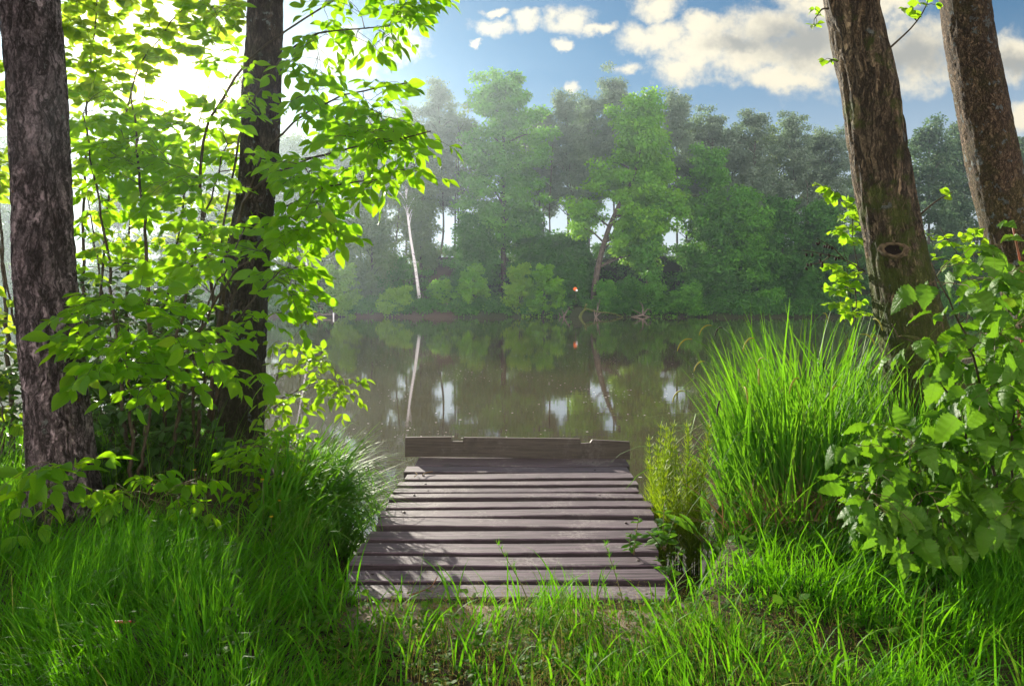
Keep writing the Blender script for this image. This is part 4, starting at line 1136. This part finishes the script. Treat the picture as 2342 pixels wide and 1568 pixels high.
for k, (u, vt, mt) in enumerate([(1060, 262, 'farpale'), (1205, 285, 'fargrey'), (1330, 262, 'maple'), (1480, 262, 'fargrey'), (1590, 290, 'farpale'), (1675, 300, 'fargrey'), (1770, 312, 'farpale'), (1865, 322, 'fargrey'), (985, 290, 'fargrey')]):
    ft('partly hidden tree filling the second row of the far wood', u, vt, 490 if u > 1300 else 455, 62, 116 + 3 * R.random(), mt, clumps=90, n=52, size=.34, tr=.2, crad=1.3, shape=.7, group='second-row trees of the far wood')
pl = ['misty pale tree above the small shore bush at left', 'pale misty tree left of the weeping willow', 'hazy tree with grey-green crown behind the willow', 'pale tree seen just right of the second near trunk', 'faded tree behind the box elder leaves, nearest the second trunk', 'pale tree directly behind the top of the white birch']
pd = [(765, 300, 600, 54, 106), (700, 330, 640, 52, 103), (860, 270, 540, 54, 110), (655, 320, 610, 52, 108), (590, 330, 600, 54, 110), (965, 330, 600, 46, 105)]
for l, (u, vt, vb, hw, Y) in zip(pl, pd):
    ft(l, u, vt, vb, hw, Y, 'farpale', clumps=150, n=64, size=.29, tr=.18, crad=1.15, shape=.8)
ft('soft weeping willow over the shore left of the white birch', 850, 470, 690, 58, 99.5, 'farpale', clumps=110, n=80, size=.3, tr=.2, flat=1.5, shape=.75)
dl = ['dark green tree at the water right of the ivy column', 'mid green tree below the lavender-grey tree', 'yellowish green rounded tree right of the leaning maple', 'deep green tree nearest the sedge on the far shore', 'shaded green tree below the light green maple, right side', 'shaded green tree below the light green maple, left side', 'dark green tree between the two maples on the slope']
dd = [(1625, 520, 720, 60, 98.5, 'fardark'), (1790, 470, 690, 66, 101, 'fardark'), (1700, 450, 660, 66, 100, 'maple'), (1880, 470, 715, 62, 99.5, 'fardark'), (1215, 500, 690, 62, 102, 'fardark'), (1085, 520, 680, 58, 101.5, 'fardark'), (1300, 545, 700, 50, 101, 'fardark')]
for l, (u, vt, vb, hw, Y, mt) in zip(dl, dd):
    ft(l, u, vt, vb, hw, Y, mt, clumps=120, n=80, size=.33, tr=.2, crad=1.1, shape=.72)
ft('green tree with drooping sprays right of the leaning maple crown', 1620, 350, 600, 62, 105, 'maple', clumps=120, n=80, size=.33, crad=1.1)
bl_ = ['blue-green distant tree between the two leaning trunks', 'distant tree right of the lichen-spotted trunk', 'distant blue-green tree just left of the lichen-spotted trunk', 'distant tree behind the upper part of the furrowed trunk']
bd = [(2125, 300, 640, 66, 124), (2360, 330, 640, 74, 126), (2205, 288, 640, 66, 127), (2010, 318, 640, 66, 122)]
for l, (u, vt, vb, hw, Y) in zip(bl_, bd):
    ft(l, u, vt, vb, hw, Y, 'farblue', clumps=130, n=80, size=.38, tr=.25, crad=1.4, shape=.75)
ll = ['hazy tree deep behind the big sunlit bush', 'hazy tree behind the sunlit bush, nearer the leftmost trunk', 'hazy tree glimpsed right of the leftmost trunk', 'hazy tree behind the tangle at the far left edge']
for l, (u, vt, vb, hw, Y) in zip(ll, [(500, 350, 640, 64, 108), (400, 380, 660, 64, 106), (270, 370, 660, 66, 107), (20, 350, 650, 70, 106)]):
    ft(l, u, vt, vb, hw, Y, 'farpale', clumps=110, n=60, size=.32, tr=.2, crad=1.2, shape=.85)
# birches: white slanting trunks
for lab, tr_, vt, hw in (('white-barked birch leaning over the far shore, clear of leaves below', [P(959, 682, 97.5), P(950, 610, 97.6), P(938, 540, 97.8), P(930, 470, 98), P(925, 380, 98), P(930, 300, 98)], 300, 40),
                         ('white birch trunk at far left of the shore, beside the box elder sprays', [P(712, 672, 97.6), P(702, 610, 97.8), P(690, 540, 98), P(678, 470, 98), P(672, 380, 98)], 380, 38)):
    u = CU + tr_[-1][0] / tr_[-1][1] * F
    far_tree('birch_tree', lab, 'birch', u, vt, 470, hw, 98, 'farpale', trunk=tr_, clumps=70, n=50, size=.24, bark='birch', tr=.23 if hw == 40 else .17, crad=.9, shape=.9)
# thin bare saplings on the crest
sd = [(1040, 330, 560), (1052, 300, 550), (1260, 330, 560), (1232, 420, 560), (1100, 420, 560), (985, 400, 590), (1320, 380, 555), (1575, 460, 610), (1762, 400, 590), (1470, 420, 560), (890, 420, 600), (830, 420, 570), (1845, 420, 600)]
for k, (u, v1, v2) in enumerate(sd):
    Y = 107 + R.random() * 5; b = P(u, v2, Y); b[2] = float(gz(b[0], Y)) - .3; t = P(u + R.normal(0, 12), v1, Y)
    rt = thing('bare_tree', 'thin dark tree stem standing on the crest of the far bank', 'tree', tuple(b), 'thin stems on the far crest')
    mb = MB(); s = resample([b, (b + t) / 2 + R.normal(0, .3, 3), t], 16); tube(mb, s, np.linspace(.15, .05, 16), 7); mb.build('trunk', M['trunk_far'], rt)
    mb = MB(); cs = []
    for j in range(9):
        i = R.integers(5, 16); e = s[i] + np.array([R.normal(0, 1.1), R.normal(0, .8), .6 + R.random()]); tube(mb, resample([s[i], (s[i] + e) / 2 + (0, 0, .1), e], 5), np.linspace(.05, .02, 5), 5); cs.append(e)
    lb = MB(); crown_cards(lb, cs, .8, 34, .24); lb.join(mb, 1).build('crown', [M['fargrey'], M['trunk_far']], rt)
# bushes at the waterline
bush = [('pale yellow-green bush hanging to the water left of the willow', 785, 610, 722, 42, 95.5, 'faryellow'), ('small pale bush at the water in front of the birch', 912, 672, 724, 40, 95.3, 'faryellow'), ('round mid green bush right of the fallen log', 1083, 628, 724, 46, 96, 'farbright'),
        ('yellow-green bush at the water, left one of the bright pair', 1188, 612, 724, 38, 96.2, 'faryellow'), ('brightest green bush at the water, right one of the pair', 1243, 618, 724, 42, 96, 'farbright'), ('mid green bush at the water right of the ivy column', 1572, 668, 728, 46, 95.6, 'maple'), ('small green bush at the shore below the deep green tree', 1765, 672, 726, 36, 96, 'maple'),
        ('low green bush behind the mossy fallen branches', 1385, 655, 712, 34, 97.2, 'maple'), ('small bright shrub on the soil bank right of the birch', 1010, 648, 690, 26, 98, 'farbright'), ('dark bush at the water left of the ivy column', 1430, 650, 722, 34, 96.4, 'fardark'), ('dark bush on the shore right of the mid green bush', 1660, 640, 724, 44, 97, 'fardark'), ('dark bush at the water before the sedge', 1850, 650, 724, 48, 96.5, 'fardark'),
        ('pale shrub on the bank behind the small jetty', 700, 640, 705, 40, 98.5, 'farpale'), ('dark green shrub under the birch trunk', 900, 600, 690, 42, 99.5, 'fardark'), ('dark shrub behind the orange marker', 1312, 590, 700, 40, 99.5, 'fardark')]
for l, u, vt, vb, hw, Y, mt in bush:
    S = Y / F; far_tree('bush', l, 'bush', u, vt, vb, hw, Y, mt, trunk=[(((u - CU) * S), Y, float(gz((u - CU) * S, Y)) - .2), ((u - CU) * S, Y, CH + (V0 - (vt + vb) / 2) * S), ((u - CU) * S + .2, Y, CH + (V0 - vt - 20) * S)], clumps=64, n=62, size=.26, tr=.08, crad=.55, shape=.72)
# undergrowth covering the slope
mb = MB(); n = 2500; x = -80 + 160 * R.random(n); df = np.where(R.random(n) < .42, .0 + 1.8 * R.random(n), 1.2 + 19 * R.random(n) ** .8); y = far_shore(x) + df
soil = (np.abs(x + 10.2 - .9 * df) < .5 + 1.5 * np.sin(x * 3.1 + df * 2)) & (df < 2.6) | (x < -20) & (x > -26) & (df < 1.6) & (np.sin(x * 4) > -.2) | (np.abs(x - 8.2) < 1.1) & (df < 4.5)
cs = np.stack([x, y, gz(x, y) + .25 + 1.5 * R.random(n) * np.clip(df / 4, .25, 1)], 1)[~soil]
crown_cards(mb, cs, .6 + .6 * R.random(len(cs)), 75, .31, .6); tag(mb.build('undergrowth', M['fardark']), 'dense dark green undergrowth covering the far bank', 'undergrowth', kind='stuff')
# fallen log, dead branches, jetty, marker
lg = thing('fallen_log', 'old fallen log lying on the muddy shore with its roots in the water', 'log', tuple(P(980, 712, 95.2)))
mb = MB(); tube(mb, resample([P(925, 727, 94.2), P(950, 720, 94.6), P(985, 711, 95.2), P(1022, 700, 95.9)], 14), np.linspace(.18, .42, 14), 12); mb.build('log_trunk', M['log'], lg)
mb = MB(); tube(mb, [P(1021, 700.2, 95.88), P(1024, 699.6, 95.93)], [.38, .36], 12); mb.build('cut_end', M['cutwood'], lg)
for e in ((905, 723), (915, 730), (935, 708)):
    mb = MB(); tube(mb, resample([P(945, 721, 94.6), P((945 + e[0]) / 2, e[1] - 5, 94.3), P(e[0], e[1], 94.2)], 8), np.linspace(.14, .04, 8), 6); mb.build('root', M['log'], lg)
mo = thing('mossy_branch', 'yellow-green mossy branch bending into the water below the leaning trunk', 'branch', tuple(P(1335, 715, 94.8)))
for pts, r in (([P(1326, 727, 94.4), P(1330, 716, 94.6), P(1337, 708, 94.8), P(1346, 706, 95.2)], .2), ([P(1336, 704, 94.9), P(1360, 712, 94.7), P(1400, 716, 94.6), P(1424, 724, 94.4)], .10), ([P(1338, 702, 95), P(1342, 694, 95.2)], .16)):
    mb = MB(); tube(mb, resample(pts, 12), np.linspace(r, r * .6, 12), 8); mb.build('limb', M['mossbranch'], mo)
for lab, base, ends in (('pale broken dead branch sticking up beside the mossy branch', (1362, 722), [(1358, 705), (1366, 692), (1372, 684), (1380, 716)]), ('tangle of bare dead twigs trailing in the water right of the mossy branch', (1470, 716), [(1424, 726), (1448, 708), (1462, 690), (1490, 712), (1500, 726), (1436, 728)]), ('bare dead twig at the waterline right of the bright bushes', (1290, 722), [(1283, 706), (1298, 708), (1305, 700), (1278, 714)])):
    rt = thing('dead_branch', lab, 'branch', tuple(P(base[0], base[1] + 4, 94.6)))
    for e in ends:
        mb = MB(); a, c = P(base[0], base[1] + 4, 94.6), P(e[0], e[1], 94.4 + R.random()); tube(mb, resample([a, (a + c) / 2 + R.normal(0, .25, 3), c], 8), np.linspace(.10, .035, 8), 6); mb.build('limb', M['deadwood'], rt)
jt = thing('small_jetty', 'tiny old wooden jetty with a white post on the far left shore', 'jetty', tuple(P(740, 722, 94)))
mb = MB(); a = P(722, 719, 94.3); b = P(765, 719, 94.3); box(mb, (a[0], 93.2, -.16), (b[0], 96, -.04)); mb.build('deck', M['deadwood'], jt, False)
mb = MB(); p = P(763, 727, 93.15); tube(mb, [(p[0], 93.12, -.9), (p[0], 93.12, .15)], .09, 8); mb.build('post', M['white'], jt)
mb = MB(); p = P(724, 727, 93.15); tube(mb, [(p[0], 93.3, -.9), (p[0], 93.3, -.165)], .09, 8); mb.build('post', M['deadwood'], jt)
om = thing('marker_sign', 'small orange and white round marker on a thin post among the far bushes', 'marker', tuple(P(1317, 685, 95.8)))
p = P(1317, 685, 95.8); t = P(1317, 664, 95.8)
mb = MB(); tube(mb, [p - (0, 0, .6), t], .025, 6); mb.build('post', M['deadwood'], om)
mb = MB(); c = P(1315.5, 661, 95.7); tube(mb, [c + (0, .06, 0), c + (0, -.06, 0)], [.26, .26], 16); mb.build('disc', M['orange'], om)
mb = MB(); c = P(1319, 664, 95.6); tube(mb, [c + (0, .03, 0), c + (0, -.03, 0)], [.15, .15], 12); mb.build('reflector', M['white'], om)

# ------------------------------------------------------------------ sky, sun, haze, camera
SUN_U, SUN_V = 400, 185
sd_ = norm(np.array([(SUN_U - CU) / F, 1., (V0 - SUN_V) / F]))
el = math.asin(sd_[2]); azm = math.atan2(sd_[0], sd_[1])     # azimuth from +Y toward +X
SKY_STRENGTH = .05
w = bpy.data.worlds.new('World'); sc.world = w; w.use_nodes = True
t = NT(w.node_tree); t.n.clear()
out = t.node('ShaderNodeOutputWorld')
sky = t.node('ShaderNodeTexSky', sky_type='NISHITA', sun_disc=False, sun_elevation=el, sun_rotation=azm, air_density=1.0, dust_density=.25, ozone_density=4.)
D = t.node('ShaderNodeTexCoord').outputs['Generated']
sp = t.node('ShaderNodeSeparateXYZ', {0: D})
dx, dy, dz = sp.outputs
iy = t.math('DIVIDE', 1., t.math('MAXIMUM', dy, .08))
pu, pv = t.math('MULTIPLY', dx, iy), t.math('MULTIPLY', dz, iy)
uv = t.node('ShaderNodeCombineXYZ', {0: pu, 1: pv, 2: 0.}).outputs[0]
warp = t.node('ShaderNodeTexNoise', {'Vector': uv, 'Scale': 22., 'Detail': 7., 'Roughness': .6}).outputs['Color']
uvw = t.vmath('ADD', uv, t.vmath('SCALE', t.vmath('SUBTRACT', warp, (.5, .5, .5)), scale=.05))
blobs = [(1700, 118, 190, 66), (1860, 100, 190, 110), (1500, 85, 90, 45), (1545, 165, 62, 42), (1505, 18, 62, 28), (1930, 10, 190, 60), (1800, 175, 130, 38), (2090, 120, 140, 95), (2320, 130, 110, 60), (2342, 268, 60, 40), (1610, 60, 60, 30), (1610, 118, 130, 62), (1760, 60, 130, 60),
         (1128, 62, 40, 22), (1130, 28, 30, 10), (1205, 45, 40, 24), (1300, 48, 62, 36), (1280, 98, 26, 16), (1370, 66, 48, 20), (1300, 200, 24, 18), (1088, 95, 14, 8), (1440, 155, 34, 20),
         (915, 95, 66, 52), (790, 125, 85, 60), (430, 200, 190, 120), (220, 90, 120, 90), (430, 45, 150, 55)]
acc = None
for (bu, bv, ru, rv) in blobs:
    q = t.vmath('MULTIPLY', t.vmath('SUBTRACT', uvw, ((bu - CU) / F, (V0 - bv) / F, 0)), (F / ru, F / rv, 0))
    e = t.math('SUBTRACT', 1.25, t.vmath('LENGTH', q))
    acc = e if acc is None else t.math('MAXIMUM', acc, e)
gacc = None
for (bu, bv, ru, rv) in [(1830, 95, 200, 62), (1700, 100, 100, 28), (2090, 120, 130, 70), (2325, 150, 100, 40), (440, 60, 150, 46), (905, 85, 30, 14)]:
    q = t.vmath('MULTIPLY', t.vmath('SUBTRACT', uvw, ((bu - CU) / F, (V0 - bv) / F, 0)), (F / ru, F / rv, 0))
    e = t.math('SUBTRACT', 1.25, t.vmath('LENGTH', q))
    gacc = e if gacc is None else t.math('MAXIMUM', gacc, e)
fine = t.noise(uv, 26., 9, .62)
mf = t.math('ADD', acc, t.math('MULTIPLY', t.math('SUBTRACT', fine, .5), 2.0))
front = t.math('MULTIPLY', t.ss(mf, .0, .95), t.ss(dy, .25, .45))
# broken cloud added over the unseen dome as fill light
cd = t.noise(t.mapping(D, (1, 1, 1.8)), 2.6, 7, .55)
back = t.math('MULTIPLY', t.ss(cd, .38, .56), t.math('MAXIMUM', t.math('SUBTRACT', 1., t.ss(dy, .2, .5)), t.ss(dz, .48, .62)))
mask = t.math('MAXIMUM', front, back)
core = t.ss(t.math('ADD', gacc, t.math('MULTIPLY', t.math('SUBTRACT', t.noise(uv, 14., 7, .6), .5), 1.5)), .0, 1.1)
CL = 10.
ccol = t.mix(core, (.92 * CL, .83 * CL, .63 * CL), (.38 * CL, .38 * CL, .35 * CL))
behind = t.ss(t.math('SUBTRACT', t.math('MULTIPLY', dy, -1.), t.math('MULTIPLY', dz, .4)), -.1, .5)
bcol = t.mix(behind, (.5 * CL, .52 * CL, .55 * CL), (4.3 * CL, 3.8 * CL, 3.5 * CL))  # cloud bank behind the camera boosted as unseen fill light
cloud = t.mix(t.ss(dy, .25, .45), bcol, t.mix(t.ss(dz, .48, .62), ccol, bcol))
sdot = t.vmath('DOT_PRODUCT', t.vmath('NORMALIZE', D), tuple(sd_))
skyc = t.mix(1., sky.outputs[0], (.50, .80, .84), 'MULTIPLY')
skyc = t.mix(t.math('MULTIPLY', t.math('SUBTRACT', 1., t.ss(dz, .06, .34)), .85), skyc, (.70 * CL, .76 * CL, .82 * CL))
c = t.mix(mask, skyc, cloud)
# glow round the sun, painted into the sky colour
aur = t.math('POWER', t.math('MAXIMUM', sdot, 0.), 90.)
aur2 = t.math('POWER', t.math('MAXIMUM', sdot, 0.), 900.)
add = t.math('ADD', t.math('MULTIPLY', aur, .7 * CL), t.math('MULTIPLY', aur2, 8 * CL))
gl_ = t.vmath('SCALE', (1., .82, .42), scale=add)
c = t.mix(1., c, gl_, 'ADD')
bg = t.node('ShaderNodeBackground', {'Color': c, 'Strength': SKY_STRENGTH})
t.set(out.inputs['Surface'], bg.outputs[0])

sl_ = bpy.data.lights.new('sun', 'SUN'); sl_.energy = 5.; sl_.angle = math.radians(.5); sl_.color = (1., .93, .78)
so = bpy.data.objects.new('sun', sl_); col.objects.link(so)
so.rotation_euler = Vector(sd_).to_track_quat('Z', 'Y').to_euler()

hm, t = new_mat('haze_air')
pvn = t.node('ShaderNodeVolumePrincipled', {'Color': (.74, .87, 1., 1), 'Density': .0008, 'Anisotropy': .66})
t.set(t.out.inputs['Volume'], pvn.outputs[0])
mb = MB(); box(mb, (-141, -15, -4.), (141, 201, 35.)); tag(mb.build('haze', hm, None, False), 'thin morning haze over the pond', 'haze', kind='stuff')

cam = bpy.data.cameras.new('camera'); co = bpy.data.objects.new('camera', cam); col.objects.link(co)
cam.sensor_width = 36.; cam.lens = 36. * F / 2342.; cam.shift_y = -(784 - V0) / 2342.; cam.clip_start = .05; cam.clip_end = 2000
co.location = (0, 0, CH); co.rotation_euler = (math.pi / 2, 0, 0)
sc.camera = co
vs = sc.view_settings; vs.view_transform = 'Standard'; vs.look = 'None'; vs.exposure = 1.15; vs.gamma = 1
sc.cycles.max_bounces = 8; sc.cycles.diffuse_bounces = 3; sc.cycles.glossy_bounces = 3; sc.cycles.transmission_bounces = 4
sc.cycles.use_denoising = True
